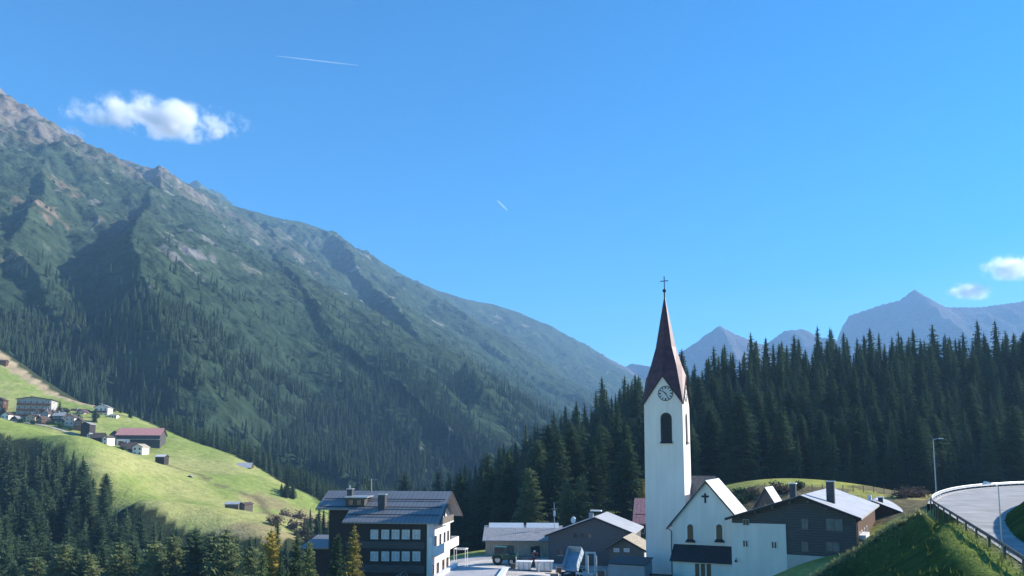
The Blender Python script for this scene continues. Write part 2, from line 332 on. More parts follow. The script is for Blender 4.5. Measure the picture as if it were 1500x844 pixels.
def ground_h(X, Y, rough=True):
    X = np.asarray(X, float); Y = np.asarray(Y, float); q = np.stack([X.ravel(), Y.ravel()], 1); o = np.empty(len(q))
    for i in range(0, len(q), 20000): o[i:i + 20000] = -_kern(q[i:i + 20000], _cp[:, :2]) @ _wt[:_n] + _wt[_n]
    o = o.reshape(X.shape)
    if rough:
        r = np.hypot(X, Y); k = sstep(150, 260, r)
        o = o + k * (2.3 * fbm(X, Y, 60, 4, seed=8) + 0.8 * fbm(X, Y, 18, 3, seed=9))
    return o

def lerp3(a, b, t): return np.asarray(a)[None, None, :] * (1 - t[..., None]) + b * t[..., None] if np.ndim(b) == 3 else np.asarray(a) * (1 - t[..., None]) + np.asarray(b) * t[..., None]
# near land mesh
az = np.radians(np.linspace(-52, 58, 560)); rad = np.geomspace(4, 1050, 430)
A_, R_ = np.meshgrid(az, rad); GX = R_ * np.sin(A_); GY = R_ * np.cos(A_)
GZ = ground_h(GX, GY)
# village terrace is levelled
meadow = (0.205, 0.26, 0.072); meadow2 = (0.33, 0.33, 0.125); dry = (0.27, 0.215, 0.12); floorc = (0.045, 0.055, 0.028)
t = sstep(-.35, .45, fbm(GX, GY, 70, 4, seed=20) + .35 * fbm(GX, GY * 3, 25, 3, seed=21) + .5 * fbm(GZ * 6 + GX * .1, GX * .15, 30, 3, seed=27) * (GX < 0))
C = lerp3(meadow, np.array(meadow2), t)
left = GX < -20
PXg, PYg = PX(GX, GY, GZ)
# woodland floor: right hill and ravine
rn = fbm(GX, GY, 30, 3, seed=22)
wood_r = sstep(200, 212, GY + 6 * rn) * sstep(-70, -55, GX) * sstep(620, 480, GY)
def in_poly(X, Y, poly):
    c = np.zeros(np.shape(X), bool); n = len(poly); j = n - 1
    for i in range(n):
        xi, yi = poly[i][:2]; xj, yj = poly[j][:2]
        k = ((yi > Y) != (yj > Y)) & (X < (xj - xi) * (Y - yi) / (yj - yi + 1e-12) + xi); c ^= k; j = i
    return c
MEADOW_LOW = [W(*p)[:2] for p in [(-60, 600, 345), (0, 632, 335), (90, 650, 315), (130, 690, 290), (170, 745, 262), (270, 775, 250), (340, 788, 242), (400, 796, 240), (440, 792, 255)]]
MEADOW = MEADOW_LOW + [W(*p)[:2] for p in [(480, 765, 310), (490, 745, 385), (400, 699, 415), (330, 664, 440), (260, 638, 460), (200, 611, 480), (100, 583, 495), (0, 515, 525), (-60, 480, 540), (-140, 470, 520)]]
jx = GX + 4 * fbm(GX, GY, 20, 3, seed=23); jy = GY + 4 * fbm(GX, GY, 20, 3, seed=24)
inm = in_poly(jx, jy, MEADOW)
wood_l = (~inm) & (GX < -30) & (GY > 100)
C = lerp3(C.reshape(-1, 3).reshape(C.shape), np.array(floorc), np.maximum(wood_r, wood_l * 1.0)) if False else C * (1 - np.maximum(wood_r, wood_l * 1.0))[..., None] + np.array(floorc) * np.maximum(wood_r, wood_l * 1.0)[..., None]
# dry, grazed and gravelly places at the foot of the meadow and along its upper edge
def blob(px, py, D, r):
    p = W(px, py, D); return sstep(r, r * .45, np.hypot(GX - p[0], GY - p[1]) + r * .5 * fbm(GX, GY, r * .6, 3, seed=25))
dm = np.maximum.reduce([blob(440, 765, 300, 26), blob(400, 792, 246, 20), blob(355, 786, 247, 14), blob(460, 745, 350, 20), blob(390, 735, 350, 15)]) * inm
C = C * (1 - .75 * dm[..., None]) + np.array(dry) * .75 * dm[..., None]
br_d = seg_dist(GX + 2 * rn, GY + 2 * rn, [W(*p) for p in [(240, 684, 368), (275, 693, 360), (310, 704, 352), (345, 712, 350), (372, 722, 352), (388, 738, 340), (398, 758, 300), (404, 780, 262)]])[0]
bt = sstep(3.2, 1.0, br_d + 1.2 * fbm(GX, GY, 9, 3, seed=28)) * inm; C = C * (1 - .8 * bt[..., None]) + np.array((0.13, 0.11, 0.065)) * .8 * bt[..., None]
edge = inm & (seg_dist(GX, GY, [W(*p) for p in [(0, 518, 522), (60, 563, 503), (100, 586, 492), (150, 600, 485)]])[0] < 9)
C[edge] = np.array((0.34, 0.27, 0.17)) * (0.8 + 0.4 * RNG.random(edge.sum())[:, None])
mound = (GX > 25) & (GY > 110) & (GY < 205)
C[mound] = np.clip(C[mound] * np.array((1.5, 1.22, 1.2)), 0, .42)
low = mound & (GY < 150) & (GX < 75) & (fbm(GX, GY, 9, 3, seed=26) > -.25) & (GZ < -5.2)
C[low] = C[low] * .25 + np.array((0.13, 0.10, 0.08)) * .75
MAT_LAND = attr_mat('grass_and_soil', 0.35, 0.28, bump=0.7, bdist=0.5, bscale=0.9)
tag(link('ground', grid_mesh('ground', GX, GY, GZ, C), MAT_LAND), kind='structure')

# ---- mountains
az = np.radians(np.linspace(-46, 47, 880)); rad = np.concatenate([np.geomspace(480, 4400, 560), np.linspace(4410, 6200, 90)])
A_, R_ = np.meshgrid(az, rad); MX = R_ * np.sin(A_); MY = R_ * np.cos(A_); MZ = mtn(MX, MY)
gy_, gx_ = np.gradient(MZ); 
dxr = np.gradient(MX, axis=1); dyr = np.gradient(MY, axis=0)
sl = np.hypot(gx_ / np.maximum(np.hypot(np.gradient(MX, axis=1), np.gradient(MY, axis=1)), 1), gy_ / np.maximum(np.hypot(np.gradient(MX, axis=0), np.gradient(MY, axis=0)), 1))
n1 = fbm(MX, MY, 160, 5, seed=30); n2 = fbm(MX, MY, 50, 4, seed=31); n3 = fbm(MX, MY, 24, 3, seed=32)
scrub = np.array((0.024, 0.040, 0.026)); grass = np.array((0.042, 0.064, 0.039)); rock = np.array((0.135, 0.122, 0.112)); scree = np.array((0.18, 0.138, 0.098)); woodc = np.array((0.024, 0.042, 0.026))
C = np.ones(MX.shape + (3,)) * grass
t = sstep(-.15, .3, n1 + .5 * n2); C = C * (1 - .7 * t[..., None]) + scrub * .7 * t[..., None]
hi = sstep(540, 800, MZ + 150 * n1 + 70 * n2) * sstep(2330, 1980, MY + 170 * n1)
t = hi * sstep(-.2, .35, n2 + .4 * n1 + .3); C = C * (1 - .85 * t[..., None]) + scree * .85 * t[..., None]
t = np.clip(hi * sstep(-.05, .3, n3 + .6 * n2) * .8 + sstep(1.2, 1.6, sl + .2 * n3) * sstep(350, 620, MZ) * .5 * (1 - .6 * sstep(2500, 3000, MY)), 0, 1)
C = C * (1 - t[..., None]) + rock * t[..., None]
t = sstep(.42, .5, fbm(MX, MY, 70, 4, seed=33) + .22 * n3) * sstep(200, 380, MZ) * (MY < 3600) * .45; C = C * (1 - t[..., None]) + np.array((.36, .33, .28)) * t[..., None]
def outcrop(px, py, r, col, wdt=1.0):
    D = hit(px, py, mtn)
    if D is None: return
    p = W(px, py, D); col = [c * .72 for c in col]; e = np.hypot((MX - p[0]) / wdt, (MY - p[1])) + r * 1.0 * fbm(MX, MY, r * .5, 4, True, seed=px)
    t_ = sstep(r, r * .35, e) * .85; C[:] = C * (1 - t_[..., None]) + np.array(col) * t_[..., None]
for a_ in [(275, 362, 75, (.27, .26, .26)), (250, 374, 45, (.3, .28, .27)), (300, 350, 50, (.24, .23, .23)), (288, 402, 22, (.34, .32, .30)), (20, 378, 40, (.28, .23, .17)), (132, 490, 16, (.36, .34, .31)), (235, 428, 18, (.3, .29, .27)), (215, 588, 14, (.3, .28, .24)), (395, 335, 45, (.25, .21, .16)), (420, 345, 35, (.25, .21, .16)), (455, 400, 30, (.24, .2, .17)), (560, 475, 22, (.3, .3, .29)), (620, 660, 18, (.36, .35, .31)), (655, 660, 18, (.36, .35, .31)), (670, 548, 16, (.3, .3, .3)), (100, 275, 60, (.24, .18, .13)), (60, 300, 60, (.24, .18, .13)), (175, 330, 40, (.2, .15, .11))]: outcrop(*a_)
TREELINE = lambda X, Y: 235 + 85 * fbm(X, Y, 260, 3, seed=34) + 60 * sstep(2000, 3600, Y)
t = sstep(60, -60, MZ - TREELINE(MX, MY)) * (MY < 5000); C = C * (1 - .6 * t[..., None]) + woodc * .6 * t[..., None]
far = sstep(4000, 4300, MY) * (MX > 420); C = C * (1 - far[..., None]) + np.array((0.10, 0.088, 0.095)) * far[..., None] * (1 + .5 * n1[..., None])
MAT_MTN = attr_mat('alpine_slopes', 0.05, 0.45, bump=1.0, bdist=9.0, bscale=0.06)
tag(link('mountain', grid_mesh('mountain', MX, MY, MZ, np.clip(C, 0.005, 1)), MAT_MTN), kind='structure')

def LZ(x, y):
    return float(ground_h(np.array([x]), np.array([y]))[0])
# ================================================================== BUILDINGS
class Frame:
    """a building's own axes: x along its front, y into its depth, origin on the ground"""
    def __init__(s, org, th):
        s.o = Vector(org); s.th = R(th); c, n = math.cos(s.th), math.sin(s.th)
        s.r = Vector((c, -n, 0)); s.d = Vector((n, c, 0))
    def ray(s, px, py):
        v = Vector(W(px, py, 1.0)); return v
    def on_front(s, px, py, y=0.0):
        v = s.ray(px, py); k = (s.o.dot(s.d) + y) / v.dot(s.d); q = v * k - s.o
        return q.dot(s.r), q.z
    def on_side(s, px, py, x):
        v = s.ray(px, py); k = (s.o.dot(s.r) + x) / v.dot(s.r); q = v * k - s.o
        return q.dot(s.d), q.z
    def thing(s, name, label, cat, group=None):
        return thing(name, label, cat, s.o, -s.th, group)
    def world(s, x, y, z): return s.o + s.r * x + s.d * y + Vector((0, 0, z))

def face_box(mb, face, W2, u0, u1, z0, z1, p0, p1):
    """box on a wall face: u along the wall, p outwards"""
    kind, pos = face
    if kind == 'F': mb.box(u0, u1, pos - p1, pos - p0, z0, z1)
    elif kind == 'R': mb.box(pos + p0, pos + p1, u0, u1, z0, z1)
    elif kind == 'L': mb.box(pos - p1, pos - p0, u0, u1, z0, z1)
def window(par, face, u, z, w, h, fr='frame_white', gl='glass', mull=True, label=None, ft=0.07, sill=False, shutters=None):
    mb = MB()
    face_box(mb, face, 0, u - w / 2, u + w / 2, z - h / 2, z - h / 2 + ft, 0.004, .06)
    face_box(mb, face, 0, u - w / 2, u + w / 2, z + h / 2 - ft, z + h / 2, 0.004, .06)
    face_box(mb, face, 0, u - w / 2, u - w / 2 + ft, z - h / 2 + ft, z + h / 2 - ft, 0.004, .06)
    face_box(mb, face, 0, u + w / 2 - ft, u + w / 2, z - h / 2 + ft, z + h / 2 - ft, 0.004, .06)
    if mull: face_box(mb, face, 0, u - ft * .4, u + ft * .4, z - h / 2 + ft, z + h / 2 - ft, 0.02, .05)
    o = mb.build('window', M[fr], par)
    if label: o['label'] = label
    p = MB(); face_box(p, face, 0, u - w / 2 + ft * .8, u + w / 2 - ft * .8, z - h / 2 + ft * .8, z + h / 2 - ft * .8, 0.003, .018); p.build('pane', M[gl], o)
    if sill:
        p = MB(); face_box(p, face, 0, u - w / 2 - .08, u + w / 2 + .08, z - h / 2 - .09, z - h / 2 - .003, 0.004, .14); p.build('sill', M['frame_white'], o)
    if shutters:
        for sgn in (-1, 1):
            p = MB(); c0 = u + sgn * (w / 2 + w * .28); face_box(p, face, 0, c0 - w * .25, c0 + w * .25, z - h / 2, z + h / 2, 0.004, .05); p.build('shutter', M[shutters], o)
    return o
def arch_pts(w, h, n=9):
    """outline of a round-headed opening, base centre at origin"""
    r = w / 2; p = [(-r, 0), (r, 0)]
    for k in range(n + 1):
        a = math.pi * k / n; p.append((r * math.cos(a), h - r + r * math.sin(a)))
    return p
def on_face(face, u, z, pts, p):
    kind, pos = face
    if kind == 'F': return [(u + a, pos - p, z + b) for a, b in pts]
    if kind == 'R': return [(pos + p, u + a, z + b) for a, b in pts]
    return [(pos - p, u - a, z + b) for a, b in pts]
def arched_window(par, face, u, z, w, h, name='arched_window', gl='glass', rim='plaster', reveal=0.16, sill=True, sillmat='roof_black'):
    big = arch_pts(w + 2 * reveal, h + reveal); small = arch_pts(w, h)
    mb = MB(); n = len(big)
    A = on_face(face, u, z, big, .004); B = on_face(face, u, z, big, .05); Cc = on_face(face, u, z, small, .05); D = on_face(face, u, z, small, .004)
    o = len(mb.v); mb.v += A + B + Cc + D
    for i in range(n):
        j = (i + 1) % n
        mb.f += [[o + i, o + j, o + n + j, o + n + i], [o + n + i, o + n + j, o + 2 * n + j, o + 2 * n + i], [o + 2 * n + i, o + 2 * n + j, o + 3 * n + j, o + 3 * n + i]]
    win = mb.build(name, M[rim], par)
    p = MB(); p.prism(on_face(face, u, z, arch_pts(w - .01, h - .005), .003), on_face(face, u, z, arch_pts(w - .01, h - .005), .02)); p.build('pane', M[gl], win)
    if sill:
        p = MB(); kind, pos = face; s0, s1 = .05, .34
        q = [(-w / 2 - .3, -.22), (w / 2 + .3, -.22), (w / 2 + .08, .18), (-w / 2 - .08, .18)]
        a = on_face(face, u, z, q, .052); b = [*on_face(face, u, z, q[:2], .34), *on_face(face, u, z, q[2:], .07)]
        p.prism(a, b); p.build('sill', M[sillmat], win)
    return win

def gable_body(par, x0, x1, y0, y1, zb, zl, zr, ax, za, wallm, roofm, oh_s=.6, oh_e=.7, t=.22, axis='y', verge='wood_trim', name_w='wall', name_r='roof'):
    """a gabled block: profile across x (ridge runs along y) or, axis 'x', profile across y"""
    sw = (lambda p: p) if axis == 'y' else (lambda p: (p[1], p[0], p[2]))
    prof = [(x0, zb), (x1, zb), (x1, zr), (ax, za), (x0, zl)]
    w = MB().prism([sw((a, y0, b)) for a, b in prof], [sw((a, y1, b)) for a, b in prof]).build(name_w, M[wallm], par)
    rf = MB(); e0, e1 = y0 - oh_e, y1 + oh_e
    sL = (za - zl) / (ax - x0); sR = (za - zr) / (x1 - ax); xl = x0 - oh_s; xr = x1 + oh_s
    g = .012
    L0 = [sw((xl, e0, zl - sL * oh_s + g)), sw((ax, e0, za + g)), sw((ax, e1, za + g)), sw((xl, e1, zl - sL * oh_s + g))]
    R0 = [sw((ax, e0, za + g)), sw((xr, e0, zr - sR * oh_s + g)), sw((xr, e1, zr - sR * oh_s + g)), sw((ax, e1, za + g))]
    rf.slab(L0, t); rf.slab(R0, t)
    r = rf.build(name_r, M[roofm], par)
    if verge:
        for e in (e0 - .05, e1 + .002):
            v = MB()
            for (a, za_, b, zb_) in ((xl, zl - sL * oh_s, ax, za), (ax, za, xr, zr - sR * oh_s)):
                q = [(a, za_ - .10), (b, zb_ - .10), (b, zb_ + t - .03), (a, za_ + t - .03)]
                v.prism([sw((p, e, z)) for p, z in q], [sw((p, e + .048, z)) for p, z in q])
            v.build('verge_board', M[verge], r)
    return w, r, (xl, zl - sL * oh_s, xr, zr - sR * oh_s)
def chimney(par, x, y, zb, zt, w=.7, d=.7, m='plaster', cap='roof_grey'):
    o = MB().box(x - w / 2, x + w / 2, y - d / 2, y + d / 2, zb, zt).build('chimney', M[m], par)
    return o, MB().box(x - w / 2 - .1, x + w / 2 + .1, y - d / 2 - .1, y + d / 2 + .1, zt + .002, zt + .14)

# ------------------------------------------------------------------ the church
T0 = W(974.7, 760, 110.0); F = Frame((T0[0], 110.0, -18.0), 23)
ch = F.thing('church', 'white village church with a tall clock tower and pointed dark red spire', 'church')
TW = 5.72; h_ = TW / 2
ze = F.on_front(975, 591, 0)[1]; zg = F.on_front(975, 551, 0)[1]; zt = F.on_front(975, 431, h_)[1]
tw = MB()
# square shaft ending in four gables
tw.prism([(-h_ - .1, -.1, -3), (h_ + .1, -.1, -3), (h_ + .1, TW + .1, -3), (-h_ - .1, TW + .1, -3)], [(-h_, 0, ze), (h_, 0, ze), (h_, TW, ze), (-h_, TW, ze)])
c_ = (0, h_)
for (a, b, g) in (((-h_, 0), (h_, 0), (0, 0)), ((h_, 0), (h_, TW), (h_, h_)), ((h_, TW), (-h_, TW), (0, TW)), ((-h_, TW), (-h_, 0), (-h_, h_))):
    tw.add([(*a, ze), (*b, ze), (*g, zg), (*c_, ze + .3)], [(0, 1, 2), (0, 2, 3), (1, 3, 2), (0, 3, 1)])
tower = tw.build('tower', M['plaster'], ch)
# spire: eight sails from the gable tops and the corners, drawn in slightly towards the tip
sp = MB(); o = .16; ring = []
gp = [(0, -o), (h_ + o, h_), (0, TW + o), (-h_ - o, h_)]; cn = [(h_ + o, -o), (h_ + o, TW + o), (-h_ - o, TW + o), (-h_ - o, -o)]
zc = ze - .12; zgo = zg + .16
base = []
for k in range(4): base += [(*gp[k], zgo), (*cn[k], zc)]
zm = zg + (zt - zg) * .36; rm = (h_) * .54
mid = []
for k in range(8):
    a = -math.pi / 2 + k * math.pi / 4; rr = rm / math.cos(0) * (1.0 if k % 2 == 0 else 1.04); mid.append((rr * math.cos(a), h_ + rr * math.sin(a), zm))
zm2 = zg + (zt - zg) * .14; mid0 = []
for k in range(8):
    a = -math.pi / 2 + k * math.pi / 4; rr = h_ * .84 * (1.0 if k % 2 == 0 else 1.12); mid0.append((rr * math.cos(a), h_ + rr * math.sin(a), zm2))
vs = base + mid0 + mid + [(0, h_, zt)]
fs = [(k, (k + 1) % 8, 8 + (k + 1) % 8, 8 + k) for k in range(8)] + [(8 + k, 8 + (k + 1) % 8, 16 + (k + 1) % 8, 16 + k) for k in range(8)] + [(16 + k, 16 + (k + 1) % 8, 24) for k in range(8)]
sp.add(vs, fs)
spire = sp.build('spire', M['copper'], ch)
# gable edging boards along the eight slopes
ed = MB()
for k in range(4):
    g = Vector((*gp[k], zgo - .05))
    for c in (cn[k], cn[k - 1]):
        c = Vector((*c, zc - .05)); ed.tube([g, c], .1, 4)
ed.build('gable_edging', M['wood_trim'], spire)
MB().tube([(0, h_, zt - .5), (0, h_, zt + .3)], .12, 8).build('finial_stem', M['iron'], spire)
import bmesh
def ball(name, c, r, m, par, sub=2, scale=(1, 1, 1)):
    bm = bmesh.new(); bmesh.ops.create_icosphere(bm, subdivisions=sub, radius=r)
    for v in bm.verts: v.co = Vector((v.co.x * scale[0], v.co.y * scale[1], v.co.z * scale[2])) + Vector(c)
    me = bpy.data.meshes.new(name); bm.to_mesh(me); bm.free(); me.polygons.foreach_set('use_smooth', [True] * len(me.polygons)); return link(name, me, m, par)
ball('finial_ball', (0, h_, zt + .55), .3, M['iron'], spire)
zx = F.on_front(975, 405, h_)[1]
MB().tube([(0, h_, zt + .7), (0, h_, zx)], .075, 6).tube([(-.62, h_, zt + .7 + (zx - zt - .7) * .66), (.62, h_, zt + .7 + (zx - zt - .7) * .66)], .07, 6).build('cross', M['iron'], spire)
# clocks (front and sunny side), hands at about twenty-five past ten
def clock(face, u, z, r):
    kind, pos = face
    def disc(r0, p, n=28): return on_face(face, u, z, [(r0 * math.cos(2 * math.pi * k / n), r0 * math.sin(2 * math.pi * k / n)) for k in range(n)], p)
    ck = MB().prism(disc(r, .004), disc(r, .06)).build('clock_dial', M['dial'], ch)
    rg = MB(); n = 28; A = disc(r, .062); B = disc(r * .9, .062); A2 = disc(r, .085); B2 = disc(r * .9, .085)
    o = len(rg.v); rg.v += A + A2 + B2 + B
    for i in range(n):
        j = (i + 1) % n; rg.f += [[o + i, o + j, o + n + j, o + n + i], [o + n + i, o + n + j, o + 2 * n + j, o + 2 * n + i], [o + 2 * n + i, o + 2 * n + j, o + 3 * n + j, o + 3 * n + i]]
    rg.build('clock_rim', M['iron'], ck)
    for k in range(12):
        a = 2 * math.pi * k / 12; c, s = math.cos(a), math.sin(a); w = .075 if k % 3 else .11
        q = [(r * .62 * s - w * c, r * .62 * c + w * s), (r * .62 * s + w * c, r * .62 * c - w * s), (r * .86 * s + w * c, r * .86 * c - w * s), (r * .86 * s - w * c, r * .86 * c + w * s)]
        MB().prism(on_face(face, u, z, q, .062), on_face(face, u, z, q, .075)).build('hour_mark', M['iron'], ck)
    for deg, ln, w in ((150, .84, .06), (312, .6, .085)):
        a = R(deg); c, s = math.cos(a), math.sin(a)
        q = [(-r * .15 * s - w * c, -r * .15 * c + w * s), (-r * .15 * s + w * c, -r * .15 * c - w * s), (r * ln * s + w * .6 * c, r * ln * c - w * .6 * s), (r * ln * s - w * .6 * c, r * ln * c + w * .6 * s)]
        MB().prism(on_face(face, u, z, q, .09), on_face(face, u, z, q, .105)).build('clock_hand', M['iron'], ck)
ucl, zcl = F.on_front(975, 576.5)
clock(('F', 0), ucl, zcl, 1.13); clock(('R', h_), h_, zcl, 1.13)
ub, zb0 = F.on_front(976.5, 650); _, zb1 = F.on_front(976.5, 606)
for fc, u in ((('F', 0), ub), (('R', h_), h_), (('L', -h_), h_)):
    bw = arched_window(ch, fc, u, zb0 + .25, 1.35, zb1 - zb0 - .25, 'belfry_opening', 'louvre', 'frame_dark', .16)
# the gabled wing turned to the viewer
yw = -4.2
xl, _ = F.on_front(985, 800, yw); xap, zap = F.on_front(1033, 703.5, yw - .5); zap -= .25
xr = 2 * xap - xl; zev = F.on_front(988, 766, yw)[1]
gable_body(ch, xl, xr, yw, yw + 13, -3, zev, zev, xap, zap, 'plaster', 'roof_white', oh_s=.75, oh_e=.35, t=.2, name_w='wing_wall', name_r='wing_roof')
# nave behind, ridge across
z_n = F.on_front(1030, 699, 7)[1]; x_n1 = F.on_front(1046, 720, 7)[0]
gable_body(ch, 3.4, 10.6, h_ + .3, x_n1, -3, z_n - 5, z_n - 5, 7, z_n, 'plaster', 'roof_slate', oh_s=.4, oh_e=.3, t=.2, axis='x', name_w='nave_wall', name_r='nave_roof')
for px in (1011.5, 1054):
    u, z0 = F.on_front(px, 792, yw); _, z1 = F.on_front(px, 768, yw)
    arched_window(ch, ('F', yw), u, z0, .82, z1 - z0, 'arched_window', 'glass', 'paint_white', .2)
u, z = F.on_front(1033, 729, yw); q = [(-.13, -.75), (.13, -.75), (.13, .02), (.5, .02), (.5, .3), (.13, .3), (.13, .6), (-.13, .6), (-.13, .3), (-.5, .3), (-.5, .02), (-.13, .02)]
MB().prism([(u + a, yw - .05, z + b) for a, b in q], [(u + a, yw - .004, z + b) for a, b in q]).build('wall_cross', M['iron'], ch)
MB().tube([(xl - .62, yw - .2, zev - .75), (xl - .1, yw - .12, zev - 1.1), (xl - .1, yw - .12, -2)], .07, 6).build('drainpipe', M['iron'], ch)
# lean-to porch
xp0, zp1 = F.on_front(991, 800, yw); xp1 = xr - .1; yp = yw - 3.0
ztop = F.on_front(1000, 798, yw)[1]; zlow = F.on_front(1000, 822, yp - .3)[1]
po = MB().prism([(xp0, yw - .004, -3), (xp0, yw - .004, ztop - .25), (xp0, yp, zlow - .1), (xp0, yp, -3)], [(xp1, yw - .004, -3), (xp1, yw - .004, ztop - .25), (xp1, yp, zlow - .1), (xp1, yp, -3)]).build('porch', M['plaster'], ch)
pr = MB(); s_ = (ztop - zlow) / (yw - yp + .3)
pr.slab([(xp0 - .35, yw - .003, ztop - .1), (xp1 + .3, yw - .003, ztop - .1), (xp1 + .3, yp - .35, zlow - .1), (xp0 - .35, yp - .35, zlow - .1)], .16).build('porch_roof', M['roof_black'], po)
for px in (1021.5, 1030, 1038.5):
    u, z0 = F.on_front(px, 843, yp); _, z1 = F.on_front(px, 826, yp)
    window(ch, ('F', yp), u, (z0 + z1) / 2 - .1, .52, z1 - z0 + .2, 'frame_dark', 'glass', False)
CHF = F

# ------------------------------------------------------------------ hotel with the dark timber front
F = Frame((W(553, 760, 104)[0], 106.0, -18.5), 8.5)
ht = F.thing('hotel', 'large dark timber hotel with grey metal roof and white balconied gable side', 'hotel')
xL, _ = F.on_front(504, 790, 0); xR, _ = F.on_front(625.5, 790, 0); xLL = F.on_front(482, 770, 3.2)[0]
zE = F.on_front(570, 767.5, -1.0)[1]; 
DEP = 12.6; yr = DEP / 2 + .2
zR = F.on_front(570, 721.5, yr)[1]
sl_f = (zR - zE) / (yr + 1.0)                       # pitch of the front slope
zw0 = zE + sl_f * 1.0
# main block (right part reaches further forward)
MB().prism([(xL, 0, -4), (xL, 0, zw0 - .3), (xL, yr, zR - .3), (xL, DEP, zw0 - .1), (xL, DEP, -4)], [(xR, 0, -4), (xR, 0, zw0 - .3), (xR, yr, zR - .3), (xR, DEP, zw0 - .1), (xR, DEP, -4)]).build('wall', M['timber_dark'], ht)
MB().box(xLL, xL - .003, 3.2, DEP, -4, zw0 + sl_f * 3.2 - .4).build('wall', M['timber_dark'], ht)
# white gable skin on the sunny side
MB().prism([(xR + .004, -.06, -4), (xR + .004, -.06, zw0 - .32), (xR + .004, yr, zR - .32), (xR + .004, DEP + .06, zw0 - .12), (xR + .004, DEP + .06, -4)],
           [(xR + .3, -.06, -4), (xR + .3, -.06, zw0 - .32), (xR + .3, yr, zR - .32), (xR + .3, DEP + .06, zw0 - .12), (xR + .3, DEP + .06, -4)]).build('gable_wall', M['plaster'], ht)
x0r = xLL - 1.6; x1r = xR + 2.0; xs = F.on_front(501, 766, -1)[0]
def rz(y): return zE + sl_f * (y + 1.0)
rf = MB()
rf.slab([(x0r, 2.0, rz(2.0) + .02), (x1r, 2.0, rz(2.0) + .02), (x1r, yr, zR + .02), (x0r, yr, zR + .02)], .22)
rf.slab([(xs, -1.0, zE), (x1r, -1.0, zE), (x1r, 1.998, rz(1.998)), (xs, 1.998, rz(1.998))], .2)
yb = DEP + 1.3; zbk = zR - (yb - yr) * sl_f
rf.slab([(x0r, yr + .003, zR + .02), (x1r, yr + .003, zR + .02), (x1r, yb, zbk), (x0r, yb, zbk)], .22)
hroof = rf.build('roof', M['roof_metal'], ht)
sb = MB()
for y in (.4, 2.2, 4.1):                              # snow guards
    sb.tube([(xs + .4 if y < 2 else x0r + .5, y, rz(y) + .42), (x1r - .4, y, rz(y) + .42)], .06, 5)
sb.build('snow_guard', M['iron'], hroof)
for x in (x1r + .002, x0r - .052):
    vb = MB(); ys = -1.0 if x > 0 else 2.0
    vb.prism([(x, ys, rz(ys) - .15), (x, yr, zR - .12), (x, yr, zR + .22), (x, ys, rz(ys) + .2)], [(x + .05, ys, rz(ys) - .15), (x + .05, yr, zR - .12), (x + .05, yr, zR + .22), (x + .05, ys, rz(ys) + .2)])
    vb.prism([(x, yr, zR - .12), (x, yb, zbk - .15), (x, yb, zbk + .2), (x, yr, zR + .22)], [(x + .05, yr, zR - .12), (x + .05, yb, zbk - .15), (x + .05, yb, zbk + .2), (x + .05, yr, zR + .22)])
    vb.build('verge_board', M['wood_trim'], hroof)
def on_hroof(px, py, y):
    return F.on_front(px, py, y)
# chimney, dormer and tall shaft on the front slope
u, _ = on_hroof(513, 735, 4.6); o, cap = chimney(hroof, u, 4.6, rz(4.6) - .3, F.on_front(513, 717, 4.6)[1], .75, .75); o.data.materials[0] = M['chimney_grey']; cap.build('chimney_cap', M['steel'], hroof)
MB().tube([(u - .1, 4.6, F.on_front(513, 717, 4.6)[1] + .14), (u - .1, 4.6, F.on_front(513, 711, 4.6)[1])], .12, 6).build('flue', M['steel'], hroof)
u0, _ = on_hroof(506, 735, 2.6); u1, zt1 = on_hroof(534, 730, 2.6); u0 = u0
dz1 = F.on_front(520, 729.5, 2.6)[1]
do = MB().box(u0, u1, 2.6, 5.2, rz(2.6) - .2, dz1).build('dormer', M['timber_slate'], hroof)
MB().slab([(u0 - .15, 2.35, dz1 + .003), (u1 + .45, 2.35, dz1 + .003), (u1 + .45, 5.6, dz1 + .12), (u0 - .15, 5.6, dz1 + .12)], .16).build('dormer_roof', M['steel'], hroof)
for k in (.3, .72):
    uu = u0 + (u1 - u0) * k; MB().box(uu - .3, uu + .3, 2.54, 2.596, dz1 - 1.0, dz1 - .3).build('dormer_window', M['glass'], hroof)
u, _ = on_hroof(560, 735, 2.2); zt1 = F.on_front(560, 725, 2.2)[1]
o, cap = chimney(hroof, u, 2.2, rz(2.2) - .3, zt1, 1.05, .9); o.data.materials[0] = M['chimney_grey']; o.name = 'vent_shaft'; cap.build('chimney_cap', M['steel'], hroof)
u, _ = on_hroof(545, 718, yr + .3); MB().tube([(u, yr, zR), (u, yr, F.on_front(545, 701, yr)[1])], .05, 5).tube([(u - .5, yr, F.on_front(545, 703, yr)[1]), (u + .9, yr, F.on_front(545, 703, yr)[1])], .035, 5).build('antenna', M['steel'], ht)
# two rows of curtained windows in the dark front
for py in (783, 815):
    for px in (548.5, 564.5, 579.5, 594.5, 610):
        u, z = F.on_front(px, py, 0); window(ht, ('F', 0), u, z, 1.12, 1.32, 'frame_white', 'curtain' if py < 800 else 'curtain', True, ft=.09)
for py, h0 in ((798.5, .9), (833, 1.1)):
    _, z = F.on_front(570, py, 0); MB().box(xL + .3, xR - .3, -.16, -.004, z - h0 / 2, z + h0 / 2).build('parapet_band', M['timber_slate'], ht)
